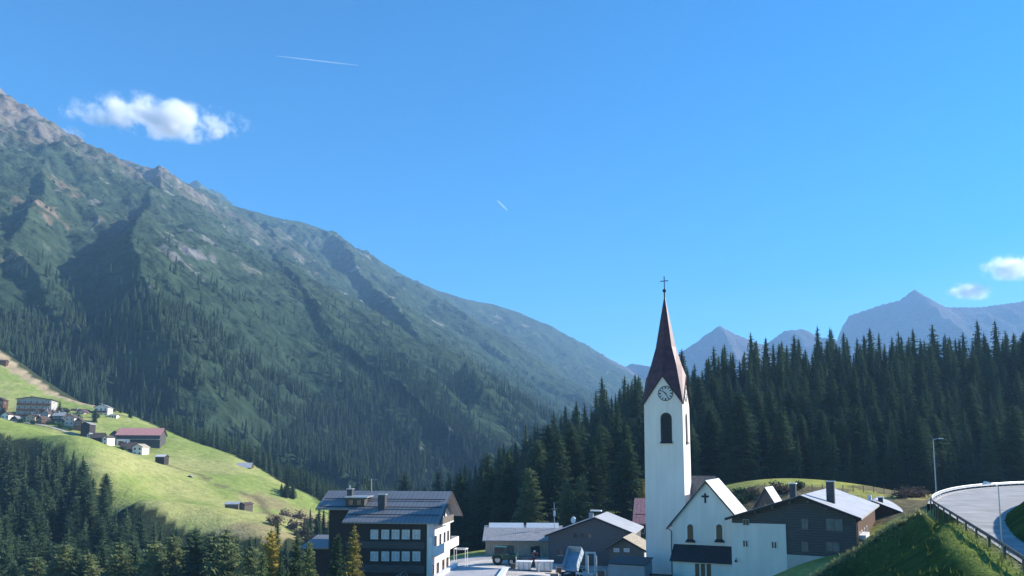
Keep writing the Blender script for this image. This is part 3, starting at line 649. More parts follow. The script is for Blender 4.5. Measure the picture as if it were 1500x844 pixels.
# balconies on the sunny gable side
def side_z(py, px=640): return F.on_side(px, py, xR + 1.2)[1]
for (pa, pb, y0, y1) in ((798, 806, -.4, DEP + .6),):
    z1 = F.on_side(640, 800, xR + 1.4)[1]; 
    bl = MB().box(xR + .305, xR + 1.6, -.3, DEP + .6, z1 - 1.3, z1 - 1.1).build('balcony', M['plaster'], ht)
    MB().box(xR + 1.5, xR + 1.6, -.3, DEP + .6, z1 - 1.098, z1 + .05).box(xR + .31, xR + 1.498, -.3, -.2, z1 - 1.098, z1 + .05).box(xR + .31, xR + 1.498, DEP + .5, DEP + .6, z1 - 1.098, z1 + .05).build('railing', M['paint_white'], bl)
z2 = F.on_side(640, 760, xR + 1.2)[1]
bl = MB().box(xR + .305, xR + 1.35, 2.6, DEP - 2, z2 - 1.2, z2 - 1.02).build('balcony', M['plaster'], ht)
MB().box(xR + 1.25, xR + 1.35, 2.6, DEP - 2, z2 - 1.018, z2 - .05).build('railing', M['timber_grey'], bl)
zg1 = z1 - 1.1
for y in (1.3, 3.6, 6.4, 9.0, 11.3):
    window(ht, ('R', xR + .3), y, zg1 + 1.15, 1.1, 2.0, 'frame_dark', 'glass', True)
for y in (4.3, 6.6, 8.9): window(ht, ('R', xR + .3), y, z2 - 1.02 + 1.05, .95, 1.9, 'frame_dark', 'glass', True)
for y in (1.8, 5.0, 8.4, 11): window(ht, ('R', xR + .3), y, zg1 - 2.6, 1.4, 1.5, 'frame_dark', 'glass', True)
MB().box(xR + .31, xR + .8, -.4, .1, -4, zw0 - 2.4).build('balcony_post', M['plaster'], ht)
# low wing at the back left
g0, z0 = F.on_front(455, 812, 9); g1 = xLL - .01; zz = F.on_front(470, 798, 8)[1]
MB().box(g0, g1, 7.5, 13, -4, zz - .15).build('side_wing', M['timber_dark'], ht)
MB().slab([(g0 - .8, 6.6, zz - .5), (g1 - .005, 6.6, zz - .5), (g1 - .005, 13.5, zz + .75), (g0 - .8, 13.5, zz + .75)], .2).build('side_wing_roof', M['roof_metal'], ht)
HTF = F; HXR = xR

# terrace (flat roof of an underground garage) beside the hotel
zt_ = -14.9
pts = [W(655, 829.5, 1)[:2], W(742, 833, 1)[:2]]
A = W(668, 829.5, 0.0)
def at_z(px, py, z):
    v = W(px, py, 1.0); k = z / v[2]; return (v[0] * k, v[1] * k, z)
q = [at_z(668, 829, zt_), at_z(741, 833.5, zt_), at_z(727, 852, zt_), at_z(620, 858, zt_)]
q[2] = (q[2][0] - .6, q[2][1] - 8, zt_); q[3] = (q[3][0] - .5, q[3][1] - 6, zt_)
gr = thing('garage', 'flat grey roofed garage with pale parapet in front of the white balconied gable', 'garage', (q[0][0], q[0][1], -18))
def loc(o, ps): return [(p[0] - o[0], p[1] - o[1], p[2] - o[2]) for p in ps]
go = (q[0][0], q[0][1], -18); ql = loc(go, q)
MB().prism([(p[0], p[1], -4) for p in ql], [(p[0], p[1], p[2] - .25) for p in ql]).build('wall', M['concrete'], gr)
MB().slab([(p[0], p[1], p[2] - .248) for p in ql], .25).build('roof', M['roof_gravel'], gr)
def curb(a, b, h=.35, w=.35):
    a, b = Vector(a), Vector(b); d = (b - a).normalized(); n = Vector((-d.y, d.x, 0)) * w / 2; z = Vector((0, 0, h)); e = Vector((0, 0, .004))
    return [a - n + e, b - n + e, b + n + e, a + n + e], [a - n + z, b - n + z, b + n + z, a + n + z]
MB().prism(*curb(ql[1], ql[2], .3, .7)).build('parapet', M['paint_white'], gr)
MB().prism(*curb(ql[0], ql[3], .45, .5)).build('parapet', M['paint_white'], gr)
# steel handrail of the stair down beside the garage
a = at_z(606, 829, -15.2); b = at_z(578, 846, -15.9)
sr = thing('stair_rail', 'slanting steel handrail below the lower row of dark hotel windows', 'railing', (a[0], a[1], -18.6))
ao = (a[0], a[1], -18.6); ra, rb = Vector(loc(ao, [a])[0]), Vector(loc(ao, [b])[0])
MB().tube([ra, rb], .06, 6).tube([ra - Vector((0, 0, .5)), rb - Vector((0, 0, .5))], .04, 6).build('handrail', M['steel'], sr)
for k in (0.02, .35, .68, .98):
    p = ra.lerp(rb, k); MB().tube([p, (p.x, p.y, -.6)], .045, 6).build('post', M['steel'], sr)
# white pergola frame beside the hotel gable
a = W(667, 806, 118); go = (a[0], a[1], -18); pg = thing('pergola', 'small white pergola frame behind the balconied gable of the hotel', 'pergola', go, -R(10))
zt2 = W(672, 804, 118)[2] + 18
MB().box(-.3, 1.7, -.08, .08, zt2 - .14, zt2).box(-.3, 1.7, 1.4, 1.56, zt2 - .14, zt2).box(-.3, -.15, .082, 1.398, zt2 - .14, zt2).box(1.5, 1.65, .082, 1.398, zt2 - .14, zt2).build('top_frame', M['paint_white'], pg)
for x, y in ((-.2, 0), (1.6, 0), (-.2, 1.48), (1.6, 1.48)): MB().box(x - .04, x + .04, y - .04, y + .04, -1, zt2 - .142).build('post', M['paint_white'], pg)

# ------------------------------------------------------------------ big farmhouse, white and dark boards
F = Frame((*[W(1165, 800, 95)[0], 95.0], -18.0), 30)
fh = F.thing('farmhouse', 'broad gabled farmhouse half white plaster and half dark boards with pale metal roof', 'house')
xl, _ = F.on_front(1073, 790, 0); xr, _ = F.on_front(1255, 780, 0); xm, zm_ = F.on_front(1151, 768, 0)
xa, za = F.on_front(1172.5, 725.5, -1.0); za -= .25
xle, zle = F.on_front(1065, 758, -1.0); xre, zre = F.on_front(1262, 759.5, -1.0)
sL = (za - zle) / (xa - xle); sR = (za - zre) / (xre - xa)
zl = zle + sL * (xl - xle) - .2; zr = zre + sR * (xre - xr) - .2
DL = 28
wl, rf, ev = gable_body(fh, xl, xr, 0, DL, -5, zl, zr, xa, za, 'timber_slate', 'roof_bright', oh_s=xre - xr, oh_e=1.0, t=.25)
rb = F.on_front(1100, 766, -.1)[1]
MB().prism([(xl - .12, -.12, -5), (xm, -.12, -5), (xm, -.12, zm_), (xl - .12, -.12, rb - .1)], [(xl - .12, -.004, -5), (xm, -.004, -5), (xm, -.004, zm_), (xl - .12, -.004, rb - .1)]).box(xl - .12, xl - .004, -.003, DL, -5, zl - .5).build('white_wall', M['plaster'], fh)
zpl = F.on_front(1200, 815, 0)[1]
MB().box(xm + .004, xr + .1, -.12, -.004, -5, zpl).build('plinth', M['concrete'], fh)
for px, py in ((1092, 796.5), (1134, 798.5)):
    u, z = F.on_front(px, py, -.12); window(fh, ('F', -.12), u, z, .8, 1.0, 'frame_white', 'glass', True, ft=.12)
u, z = F.on_front(1093, 765, -.02); window(fh, ('F', -.125), u, z, .8, .8, 'plaster_grey', 'glass', True)
for px, py, w_, h0 in ((1179, 768, .9, 1.4), (1222, 769, 2.0, 1.6), (1179, 801, .9, 1.3), (1220, 801, 1.6, 1.2)):
    u, z = F.on_front(px, py, 0); window(fh, ('F', 0), u, z, w_, h0, 'timber_grey', 'dim_pane', True, ft=.09)
# beams under the front verge
bm_ = MB()
for k in range(7):
    x = xl + (xr - xl) * (k + .5) / 7; z = (za - sL * (xa - x)) if x < xa else (za - sR * (x - xa)); bm_ = MB().box(x - .12, x + .12, -.95, -.004, z - .42, z - .16); bm_.build('purlin', M['timber_grey'], fh)
u, z = F.on_front(1079, 819, -.2)
lp = MB().tube([(u, -.13, z), (u, -.6, z + .15), (u, -.62, z - .1)], .04, 6).build('wall_lamp', M['iron'], fh); ball('lamp_shade', (u, -.62, z - .22), .2, M['iron'], lp, 2, (1, 1, .7))
# sunny side: brown boards and a white shuttered window box
MB().box(xr + .004, xr + .1, .4, DL - .4, 0, zr - .35).build('side_boarding', M['timber_brown'], fh)
for y in (2.2, 5.0, 8.6, 12): window(fh, ('R', xr + .1), y, F.on_side(1278, 769, xr)[1], 1.0, 1.5, 'frame_white', 'glass', True, ft=.12, sill=True)
zs = F.on_side(1272, 780, xr + .6)[1]; MB().box(xr + .104, xr + .9, 1.2, 6.4, zs - .25, zs + .25).build('flower_balcony', M['paint_white'], fh)
y_, zt1 = 3.4, F.on_front(1162, 709, 3.4)[1]; u, _ = F.on_front(1162, 730, 3.4)
o, cap = chimney(rf, u, 3.4, za - 2.2, zt1, .75, .75, 'chimney_grey'); cap.build('chimney_cap', M['paint_white'], rf)
u, _ = F.on_front(1217, 730, 4.4); zt1 = F.on_front(1217, 706, 4.4)[1]
o, cap = chimney(rf, u, 4.4, za - 3, zt1, .95, .85, 'chimney_grey'); cap.build('chimney_cap', M['steel'], rf)
FHF = F
# the house behind it, roof stepping down towards the road
F = Frame((W(1305, 800, 117)[0], 117.0, -14.5), 30)
h2 = F.thing('house', 'low brown house with pale metal roof tucked behind the farmhouse beside the bank', 'house')
xa, za = F.on_front(1278, 733, 0); za -= .2; xr_, zr_ = F.on_front(1334, 757, -.7); s2 = (za - zr_) / (xr_ - xa)
wl, rf, ev = gable_body(h2, xa - 7, xr_ - .8, 0, 12, -4, za - 7 * s2, zr_ + .8 * s2, xa, za, 'timber_brown', 'roof_bright', oh_s=.8, oh_e=.7)
u, _ = F.on_front(1290, 735, 3); o, cap = chimney(rf, u, 3, za - 2, F.on_front(1290, 729, 3)[1], .7, .7, 'chimney_grey'); cap.build('chimney_cap', M['paint_white'], rf)
u, _ = F.on_front(1274, 728, 5); MB().tube([(u, 5, za - .5), (u, 5, F.on_front(1274, 725, 5)[1])], .28, 8).build('vent_pipe', M['paint_white'], rf)
for px in (1300, 1318): u, z = F.on_front(px, 765, 0); window(h2, ('F', 0), u, z, .9, 1.1, 'frame_dark', 'glass', True)
# steep little roof of the chapel behind
F = Frame((W(1121, 750, 128)[0], 128.0, -15.5), 30)
cp = F.thing('chapel', 'small steep roofed chapel between the church wing and the farmhouse', 'chapel')
xa, za = F.on_front(1121, 715, 0); xl, zl = F.on_front(1106, 741, 0); w_ = xa - xl
gable_body(cp, xl, xa + w_, 0, 6, -4, zl, zl, xa, za, 'timber_grey', 'roof_white', oh_s=.3, oh_e=.4, t=.15)
MB().tube([(xa, -.2, za), (xa, -.2, za + .9)], .05, 5).build('finial', M['iron'], cp)
u, z = F.on_front(1121, 738, 0); window(cp, ('F', 0), u, z - .3, .6, .8, 'frame_dark', 'glass', False)

# ------------------------------------------------------------------ workshop, grey gabled house, small gabled house, red roofed house, annexe
F = Frame((W(764, 800, 138)[0], 138.0, -18.2), 1.5)
ws = F.thing('workshop', 'long tan boarded workshop with grey roof and white skylight strip along the ridge', 'workshop')
x0, _ = F.on_front(711, 805, 0); x1, _ = F.on_front(822, 805, 0); zE = F.on_front(760, 794.5, -.8)[1]; zR = F.on_front(760, 769, 6)[1]
wl, rf, ev = gable_body(ws, 0, 11, x0, x1, -3, zE + .35, zE + .35, 5.5, zR - .3, 'timber_tan', 'roof_grey', oh_s=.8, oh_e=.5, axis='x')
a, z0 = F.on_front(716, 774, 4.5); b, _ = F.on_front(767, 774, 4.5); c, _ = F.on_front(771, 774, 4.5); d, _ = F.on_front(818.5, 774, 4.5); zs = F.on_front(760, 775.5, 4.5)[1]
for (p, q) in ((a, b), (c, d)):
    MB().slab([(p, 4.2, zs - .15), (q, 4.2, zs - .15), (q, 5.45, zR + .35), (p, 5.45, zR + .35)], .1).build('skylight_strip', M['paint_white'], rf)
u, z = F.on_front(786, 781, 2.5); MB().box(u - .5, u + .5, 2.3, 3.1, z - .3, z + .12).build('roof_vent', M['steel'], rf)
for px, w_, z0, z1, nm in ((744, 2.2, 813, 799, 'garage_door'), (787, 1.0, 814, 800, 'door')):
    u, zb = F.on_front(px, z0, 0); _, zc = F.on_front(px, z1, 0); MB().box(u - w_ / 2, u + w_ / 2, -.07, -.004, zb - .3, zc).build(nm, M['timber_grey'] if w_ > 2 else M['frame_dark'], ws)
u, z = F.on_front(780, 806, 0); window(ws, ('F', 0), u, z, .7, 1.3, 'frame_dark', 'glass', False)

F = Frame((W(864, 800, 128)[0], 128.0, -18.2), 16.5)
gh = F.thing('house', 'wide grey shingled gable house with pale lit roof side behind the tipper trailer', 'house')
xl, zl = F.on_front(803, 784, 0); xr, zr = F.on_front(926, 781, 0); xa, za = F.on_front(871, 757.5, -.5)
wl, rf, ev = gable_body(gh, xl, xr, 0, 12, -3, zl, zr, xa, za - .2, 'shingle_dark', 'roof_bright', oh_s=.5, oh_e=.6)
for px, py in ((842.5, 784.5), (853, 784.5), (864, 785)): u, z = F.on_front(px, py, 0); window(gh, ('F', 0), u, z, .75, .85, 'timber_grey', 'glass', False)
for px, py in ((817, 807), (821, 812)): pass
u, z = F.on_front(821, 809, 0); window(gh, ('F', 0), u, z, 1.0, 1.0, 'timber_grey', 'glass', True, sill=True)
u, _ = F.on_front(866, 756, 3.2); o, cap = chimney(rf, u, 3.2, za - 1.5, F.on_front(866, 751, 3.2)[1], .7, .7, 'plaster_grey'); 
u2, _ = F.on_front(876, 748, 3.2); zc = F.on_front(873, 750, 3.2)[1]; MB().box(u - .1, u2 + .6, 2.8, 3.8, zc + .1, zc + .3).build('chimney_cap', M['paint_white'], rf)
# satellite dish on the roof
u, z = F.on_front(840, 762, 2.0)
sd = ball('satellite_dish', (u, 2.0, z), .62, M['paint_white'], rf, 2, (.75, .35, 1)); MB().tube([(u, 2.1, z - 1.1), (u, 2.1, z - .3)], .06, 5).build('dish_mast', M['steel'], rf)
F = Frame((W(917, 810, 118)[0], 118.0, -18.2), 20)
sh = F.thing('small_house', 'small gabled house with tan shingle roof next to the church tower', 'house')
xl, zl = F.on_front(893, 799, 0); xr, zr = F.on_front(943, 803, 0); xa, za = F.on_front(912.5, 787.5, -.4)
wl, rf, ev = gable_body(sh, xl, xr, 0, 7, -3, zl - .3, zr - .3, xa, za - .2, 'timber_grey', 'roof_tan', oh_s=.5, oh_e=.5)
MB().box(xr + .004, xr + .12, -.05, 7, -3, zr - .45).build('side_wall', M['plaster_warm'], sh)
for px in (903, 918): u, z = F.on_front(px, 806, 0); window(sh, ('F', 0), u, z, .9, .6, 'plaster_warm', 'curtain', False)
F = Frame((W(937, 790, 150)[0], 150.0, -18), 14)
rh = F.thing('house', 'brown house with dusty red metal roof peeping out beside the church tower', 'house')
x0, zE = F.on_front(926, 768, -.7); x1 = x0 + 13; zR = F.on_front(934, 730, 6)[1]
wl, rf, ev = gable_body(rh, 0, 12, x0 + .6, x1, -3, zE + .4, zE + .4, 6, zR - .2, 'timber_brown', 'roof_red', oh_s=.7, oh_e=.6, axis='x')
gb = MB()
z = zE + (zR - zE) * .22; gb.tube([(x0 + .4, .6, z + .8), (x1 - .4, .6, z + .8)], .07, 5).build('snow_guard', M['iron'], rf)
for px in (930, 940): u, z = F.on_front(px, 778, 0); window(rh, ('F', 0), u, z, 1.1, 1.1, 'plaster_warm', 'glass', True)
F = Frame((W(925, 835, 101)[0], 101.0, -18.2), 21)
an = F.thing('annexe', 'plain blue grey flat roofed annexe at the foot of the church tower', 'outbuilding')
xl, zt1 = F.on_front(891, 824.5, 0); xr, _ = F.on_front(944, 828, 0); _, zt2 = F.on_front(925, 828, 0); zt2 = min(zt1, zt2)
MB().box(xl, xr, 0, 5.5, -3, zt2).build('wall', M['plaster_grey'], an)
MB().slab([(xl - .15, -.2, zt2 + .003), (xr + .15, -.2, zt2 + .003), (xr + .15, 5.7, zt2 + .3), (xl - .15, 5.7, zt2 + .3)], .12).build('roof', M['roof_black'], an)
MB().box(xr - 1.6, xr - .6, -.05, -.004, -1, 1.1).build('door', M['plaster_grey'], an)
# church yard wall, low
F = Frame((W(960, 843, 101)[0], 101.5, -18.2), 22); 
cw = F.thing('low_wall', 'low dark capped wall at the foot of the church tower', 'wall')
xl, z = F.on_front(952, 842, 0); xr, _ = F.on_front(984, 842, 0); MB().box(xl, xr, 0, .4, -2, z).build('wall', M['stone'], cw); MB().box(xl - .05, xr + .05, -.06, .46, z + .002, z + .12).build('coping', M['roof_black'], cw)
# weather mast behind the workshop
a = W(812, 770, 142); ms = thing('antenna_mast', 'thin antenna mast rising behind the workshop roof', 'mast', (a[0], a[1], -18.2))
zt1 = W(812, 736, 142)[2] + 18.2; MB().tube([(0, 0, -1), (0, 0, zt1)], [.09, .05], 6).build('pole', M['steel'], ms); MB().tube([(-.5, 0, zt1 - 1.2), (.5, 0, zt1 - 1.2)], .05, 5).build('crossarm', M['steel'], ms)
MB().box(-.15, .25, -.1, .1, zt1 - 2.6, zt1 - 1.6).build('antenna_box', M['paint_white'], ms)
# ================================================================== ROAD, EMBANKMENT, YARD
ZR = -5.4
def rd(px, py, z=ZR): return at_z(px, py, z)[:2]
OUT = [rd(1560, 870), rd(1500, 827), rd(1462, 801), rd(1430, 780), rd(1400, 760), rd(1378, 746), rd(1369, 739.5), rd(1372, 733), rd(1384, 726.5), rd(1402, 721), rd(1430, 716.5), rd(1465, 713.5), rd(1500, 711.5), rd(1560, 709)]
INN = [rd(1590, 833), rd(1500, 797), rd(1483, 780), rd(1474, 768), rd(1473, 757), rd(1482, 747), rd(1500, 736.5), rd(1560, 724)]
def smooth_line(p, n=3):
    p = [Vector((*a, 0)) for a in p]
    for _ in range(n):
        q = [p[0]]
        for a, b in zip(p[:-1], p[1:]): q += [a.lerp(b, .25), a.lerp(b, .75)]
        q.append(p[-1]); p = q
    return [(v.x, v.y) for v in p]
OUTs = smooth_line(OUT); INNs = smooth_line(INN)
def resample(p, n):
    p = np.array(p); d = np.r_[0, np.cumsum(np.hypot(*np.diff(p, axis=0).T))]; t = np.linspace(0, d[-1], n)
    return np.stack([np.interp(t, d, p[:, 0]), np.interp(t, d, p[:, 1])], 1)
def inset(p, w):
    """shift a polyline sideways to its right by w"""
    p = np.array(p); t = np.gradient(p, axis=0); t /= np.linalg.norm(t, axis=1)[:, None]; return p + np.stack([t[:, 1], -t[:, 0]], 1) * w
poly = [tuple(a) for a in OUTs] + [tuple(a) for a in INNs[::-1]]
# tarmac
bm = bmesh.new(); f = bm.faces.new([bm.verts.new((x, y, ZR)) for x, y in poly]); bmesh.ops.triangulate(bm, faces=[f]); me = bpy.data.meshes.new('road'); bm.to_mesh(me); bm.free()
for p in me.polygons:
    if p.normal.z < 0: p.flip()
M['tarmac'] = mat('sun_bleached_tarmac', (0.36, 0.35, 0.34), 0.9, var=0.2, scale=0.35, bump=0.2)
tag(link('road', me, M['tarmac']), kind='structure')
# the ground lies below the road bed
_go = bpy.data.objects['ground'].data; _co = np.empty(len(_go.vertices) * 3, np.float32); _go.vertices.foreach_get('co', _co); _co = _co.reshape(-1, 3)
_m = in_poly(_co[:, 0], _co[:, 1], poly + [(300, 60), (300, 30)]) | (seg_dist(_co[:, 0], _co[:, 1], [(x, y, 0) for x, y in OUTs])[0] < 1.5)
_co[_m, 2] = np.minimum(_co[_m, 2], ZR - .6); _go.vertices.foreach_set('co', _co.ravel()); _go.update()
# embankment: verge, then a slope down to the houses, blending into the ground
gx, gy = np.meshgrid(np.arange(8, 190, .55), np.arange(28, 242, .55)); 
P = np.array(OUTs)
d, _, sd = seg_dist(gx, gy, [(x, y, 0) for x, y in OUTs])
inside = in_poly(gx, gy, [tuple(a) for a in OUTs] + [(400, 250), (400, 30), (120, 30)])
de = np.where(inside, 0, d)
nz_ = fbm(gx, gy, 6, 3, seed=40)
lump = fbm(gx, gy, 12, 3, seed=41)
vw = .75 + 1.35 * sstep(70, 52, gy) + .4 * lump + .5 * nz_
z = ZR - .02 - np.where(de < vw, .05 * de, .05 * vw + .70 * (de - vw)) + .16 * nz_ * sstep(.2, 1.5, de) + .35 * lump * sstep(1.5, 5, de)
gnd = ground_h(gx, gy)
# opposite side of the ditch: a low rim that catches the sun where the bank's shadow ends
_g0, _g1 = np.array(OUT[1]), np.array(OUT[5]); _gd = (_g1 - _g0) / np.linalg.norm(_g1 - _g0)
RIM = []
for (px, py) in [(1352, 746), (1340, 752), (1322, 762), (1300, 775.5), (1270, 794), (1240, 812), (1215, 828), (1190, 845), (1165, 861), (1135, 880)]:
    for D in np.linspace(125, 40, 500):
        p = W(px, py, D); q = np.array(p[:2]) - _g0; de_ = abs(q[0] * _gd[1] - q[1] * _gd[0])
        if p[2] >= ZR - .05 - .656 * (de_ - 1.3) + 1.9: break
    RIM.append(p)
print('rim', [tuple(round(c, 1) for c in p) for p in RIM])
dr_, zr_m, sr_m = seg_dist(gx, gy, RIM)
outer = sr_m < 0
zrm = zr_m + .12 * nz_ - .12
z = np.where(outer, np.minimum(z, zrm - 1.15 * dr_), np.maximum(z, zrm - 1.7 * np.maximum(0, dr_ - .25))); z = np.where(outer & (dr_ < 25) & (gy < RIM[0][1] + 3), zrm - 1.15 * dr_, z)
z = np.where(inside, ZR - .06, z)
# inner bank within the bend
inn = in_poly(gx, gy, [tuple(a) for a in INNs] + [(400, 250), (400, 30)])
di, _, _ = seg_dist(gx, gy, [(x, y, 0) for x, y in INNs])
z = np.where(inn, ZR + np.minimum(.9 * di, 4.2 + .05 * di) + .12 * nz_, z)
keep = (z > gnd - 1.2)
kf = keep[:-1, :-1] | keep[1:, 1:] | keep[1:, :-1] | keep[:-1, 1:]
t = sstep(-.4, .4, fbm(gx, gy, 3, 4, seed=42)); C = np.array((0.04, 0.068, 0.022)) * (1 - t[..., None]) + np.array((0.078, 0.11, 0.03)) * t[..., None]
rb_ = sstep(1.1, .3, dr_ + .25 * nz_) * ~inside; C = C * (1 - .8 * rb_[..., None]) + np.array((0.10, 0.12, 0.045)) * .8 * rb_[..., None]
lit_ = sstep(.8, -.2, de - vw) * ~inside; C = C * (1 - lit_[..., None]) + np.array((0.17, 0.21, 0.055)) * lit_[..., None]  # sunlight on the verge painted as brighter grass
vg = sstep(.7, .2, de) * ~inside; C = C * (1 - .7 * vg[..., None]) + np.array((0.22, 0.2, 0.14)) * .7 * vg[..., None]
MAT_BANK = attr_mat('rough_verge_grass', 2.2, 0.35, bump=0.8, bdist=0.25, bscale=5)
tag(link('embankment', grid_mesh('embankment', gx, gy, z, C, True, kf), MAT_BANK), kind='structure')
EMB = (gx, gy, z)
def EZ(x, y):
    i = int(round((y - 28) / .55)); j = int(round((x - 8) / .55)); return max(float(z[i, j]), LZ(x, y)) if 0 <= i < z.shape[0] and 0 <= j < z.shape[1] else LZ(x, y)
# long grass along the verge and the toe of the slope (uncountable)
k = (~inside) & (de < 16) & (gy < 105) & (z > gnd - .4) & (RNG.random(de.shape) < .36 * sstep(4, .5, de) + .05)
pk = np.argwhere(k); V = []; Fc = []; Tn = []
for i, j in pk:
    x0, y0, z0 = gx[i, j] + random.uniform(-.3, .3), gy[i, j] + random.uniform(-.3, .3), z[i, j] - .05
    for _ in range(5):
        a = random.uniform(0, 6.28); hgt = random.uniform(.12, .42); w_ = .05; x, y = x0 + random.uniform(-.3, .3), y0 + random.uniform(-.3, .3); o = len(V)
        V += [(x - w_ * math.cos(a), y - w_ * math.sin(a), z0), (x + w_ * math.cos(a), y + w_ * math.sin(a), z0), (x + random.uniform(-.15, .15), y + random.uniform(-.15, .15), z0 + hgt)]; Fc.append((o, o + 1, o + 2)); t_ = random.uniform(.55, 1) if de[i, j] < vw[i, j] + .2 or dr_[i, j] < .8 else random.uniform(0, .4); Tn += [t_] * 3  # blades tinted pale for the sunlit verge and crest, dark for the shaded slope
M['grass_blade'] = leaf_mat('long_verge_grass', (0.035, 0.065, 0.020), (0.21, 0.245, 0.07), .3)
tag(link('grass', tri_mesh('grass', V, Fc, Tn), M['grass_blade']), kind='stuff')
# tall dry grass fringing the crest on the house side, catching the low sun
V = []; Fc = []; Tn = []
for (a, b) in zip(RIM[:-1], RIM[1:]):
    a, b = Vector(a), Vector(b); L_ = (b - a).length
    for _ in range(int(L_ * 150)):
        p = a.lerp(b, random.random()); x, y = p.x + random.gauss(0, .22), p.y + random.gauss(0, .3); zz_ = EZ(x, y) - .06; h_g = random.uniform(.22, .62); w_ = random.uniform(.025, .05); an_ = random.uniform(0, 6.28); o = len(V); lean = random.uniform(-.2, .2)
        V += [(x - w_ * math.cos(an_), y - w_ * math.sin(an_), zz_), (x + w_ * math.cos(an_), y + w_ * math.sin(an_), zz_), (x + lean, y + random.uniform(-.2, .2), zz_ + h_g)]; Fc.append((o, o + 1, o + 2)); Tn += [random.random()] * 3
M['dry_grass'] = leaf_mat('dry_straw_grass', (0.30, 0.29, 0.12), (0.50, 0.46, 0.24), .45)
tag(link('dry_grass', tri_mesh('dry_grass', V, Fc, Tn), M['dry_grass']), kind='stuff')
# guardrails
def guardrail(label, line, n, post_h, m, railh=.32, off=-.35, double=False):
    a = inset(resample(line, n), off); o = (float(a[0, 0]), float(a[0, 1]), ZR)
    g = thing('guardrail', label, 'guardrail', o, group=None)
    b = inset(resample(line, n * 3), off); r = MB(); prev = None
    prof = [(-.02, -.16), (.035, -.10), (.0, -.03), (.0, .03), (.035, .10), (-.02, .16)]
    tn = np.gradient(b, axis=0); tn /= np.linalg.norm(tn, axis=1)[:, None]
    vs = []; fs = []; np_ = len(prof)
    for i in range(len(b)):
        nx, ny = tn[i, 1], -tn[i, 0]
        for (p, q) in prof: vs.append((b[i, 0] + nx * p - o[0], b[i, 1] + ny * p - o[1], post_h + q * railh / .32))
        for (p, q) in prof[::-1]: vs.append((b[i, 0] + nx * (p + .035) - o[0], b[i, 1] + ny * (p + .035) - o[1], post_h + q * railh / .32))
    K = 2 * np_
    for i in range(len(b) - 1):
        for k in range(K): fs.append((i * K + k, (i + 1) * K + k, (i + 1) * K + (k + 1) % K, i * K + (k + 1) % K))
    r.add(vs, fs); r.build('rail', M[m], g)
    for i in range(n):
        x, y = a[i, 0] - o[0], a[i, 1] - o[1]; nx, ny = -tn[min(i * 3, len(tn) - 1), 1] * .14, tn[min(i * 3, len(tn) - 1), 0] * .14
        p = MB().box(x + nx - .05, x + nx + .05, y + ny - .05, y + ny + .05, -1.0, post_h + .1).build('post', M[m], g)
    return g
P_ = np.array(OUTs); kn = int(np.argmin(P_[:, 0] + 10 * np.hypot(P_[:, 0] - OUT[6][0], P_[:, 1] - OUT[6][1])))
guardrail('brown weathered guardrail on short posts along the straight road edge above the grass bank', [tuple(p) for p in P_[:kn + 1]], 12, .58, 'rust_steel', railh=.24)
guardrail('pale galvanised guardrail following the outside of the road bend', [tuple(p) for p in P_[kn + 1:]], 26, .62, 'steel', railh=.45)
# pale concrete kerb under the outer guardrail
a = resample([tuple(p) for p in P_[kn + 1:]], 60); l0 = inset(a, -.9); l1 = inset(a, -.1)
X = np.stack([l0[:, 0], l0[:, 0], l1[:, 0], l1[:, 0]], 1); Y = np.stack([l0[:, 1], l0[:, 1], l1[:, 1], l1[:, 1]], 1); Z = np.stack([np.full(60, ZR - 1.2), np.full(60, ZR + .06), np.full(60, ZR + .06), np.full(60, ZR - .3)], 1)
tag(link('kerb', grid_mesh('kerb', X, Y, Z, smooth=False), M['concrete']), kind='structure')
# street lamps
def lamp(label, px, py, D, pt, ax):
    b = W(px, py, D); t = W(px, pt, D); H = t[2] - b[2]
    g = thing('street_lamp', label, 'street lamp', b)
    MB().tube([(0, 0, -.8), (0, 0, H * .55), (0, 0, H)], [.0125 * H, .009 * H, .007 * H], 8).build('pole', M['steel'], g)
    MB().tube([(0, 0, H - .05), (ax * .5, 0, H + .12), (ax * 1.1, 0, H + .15)], .007 * H, 6).build('arm', M['steel'], g)
    hd = MB(); x0, x1 = sorted((ax * 1.0, ax * 1.9)); hd.prism([(x0, -.14, H + .1), (x1, -.1, H + .13), (x1, .1, H + .13), (x0, .14, H + .1)], [(x0 + .1, -.1, H + .27), (x1 - .1, -.06, H + .22), (x1 - .1, .06, H + .22), (x0 + .1, .1, H + .27)]); hd.build('lamp_head', M['paint_white'], g)
lamp('tall pale street lamp where the guardrails meet at the road bend', 1371.5, 724, 122, 644, .9)
lamp('shorter thin street lamp standing beside the brown guardrail posts', 1468.5, 807, 43.4, 712, 1.0 * -.45)
# brown stone block beyond the bend
b = W(1494, 711, 232); g = thing('boulder', 'brown rock outcrop at the foot of the wood beyond the road bend', 'boulder', (b[0], b[1], b[2] - 1))
bm = bmesh.new(); bmesh.ops.create_icosphere(bm, subdivisions=4, radius=1)
for v in bm.verts:
    n = 1 + .22 * fbm(np.array([v.co.x * 3 + v.co.z]), np.array([v.co.y * 3 - v.co.z * 2]), 1.2, 4, True)[0]; v.co = Vector((v.co.x * 4.6, v.co.y * 3, v.co.z * 6)) * n
me = bpy.data.meshes.new('rock'); bm.to_mesh(me); bm.free(); link('rock', me, mat('brown_rock', (0.30, 0.24, 0.21), .9, var=.35, scale=.7, bump=.7, bscale=1.2), g)

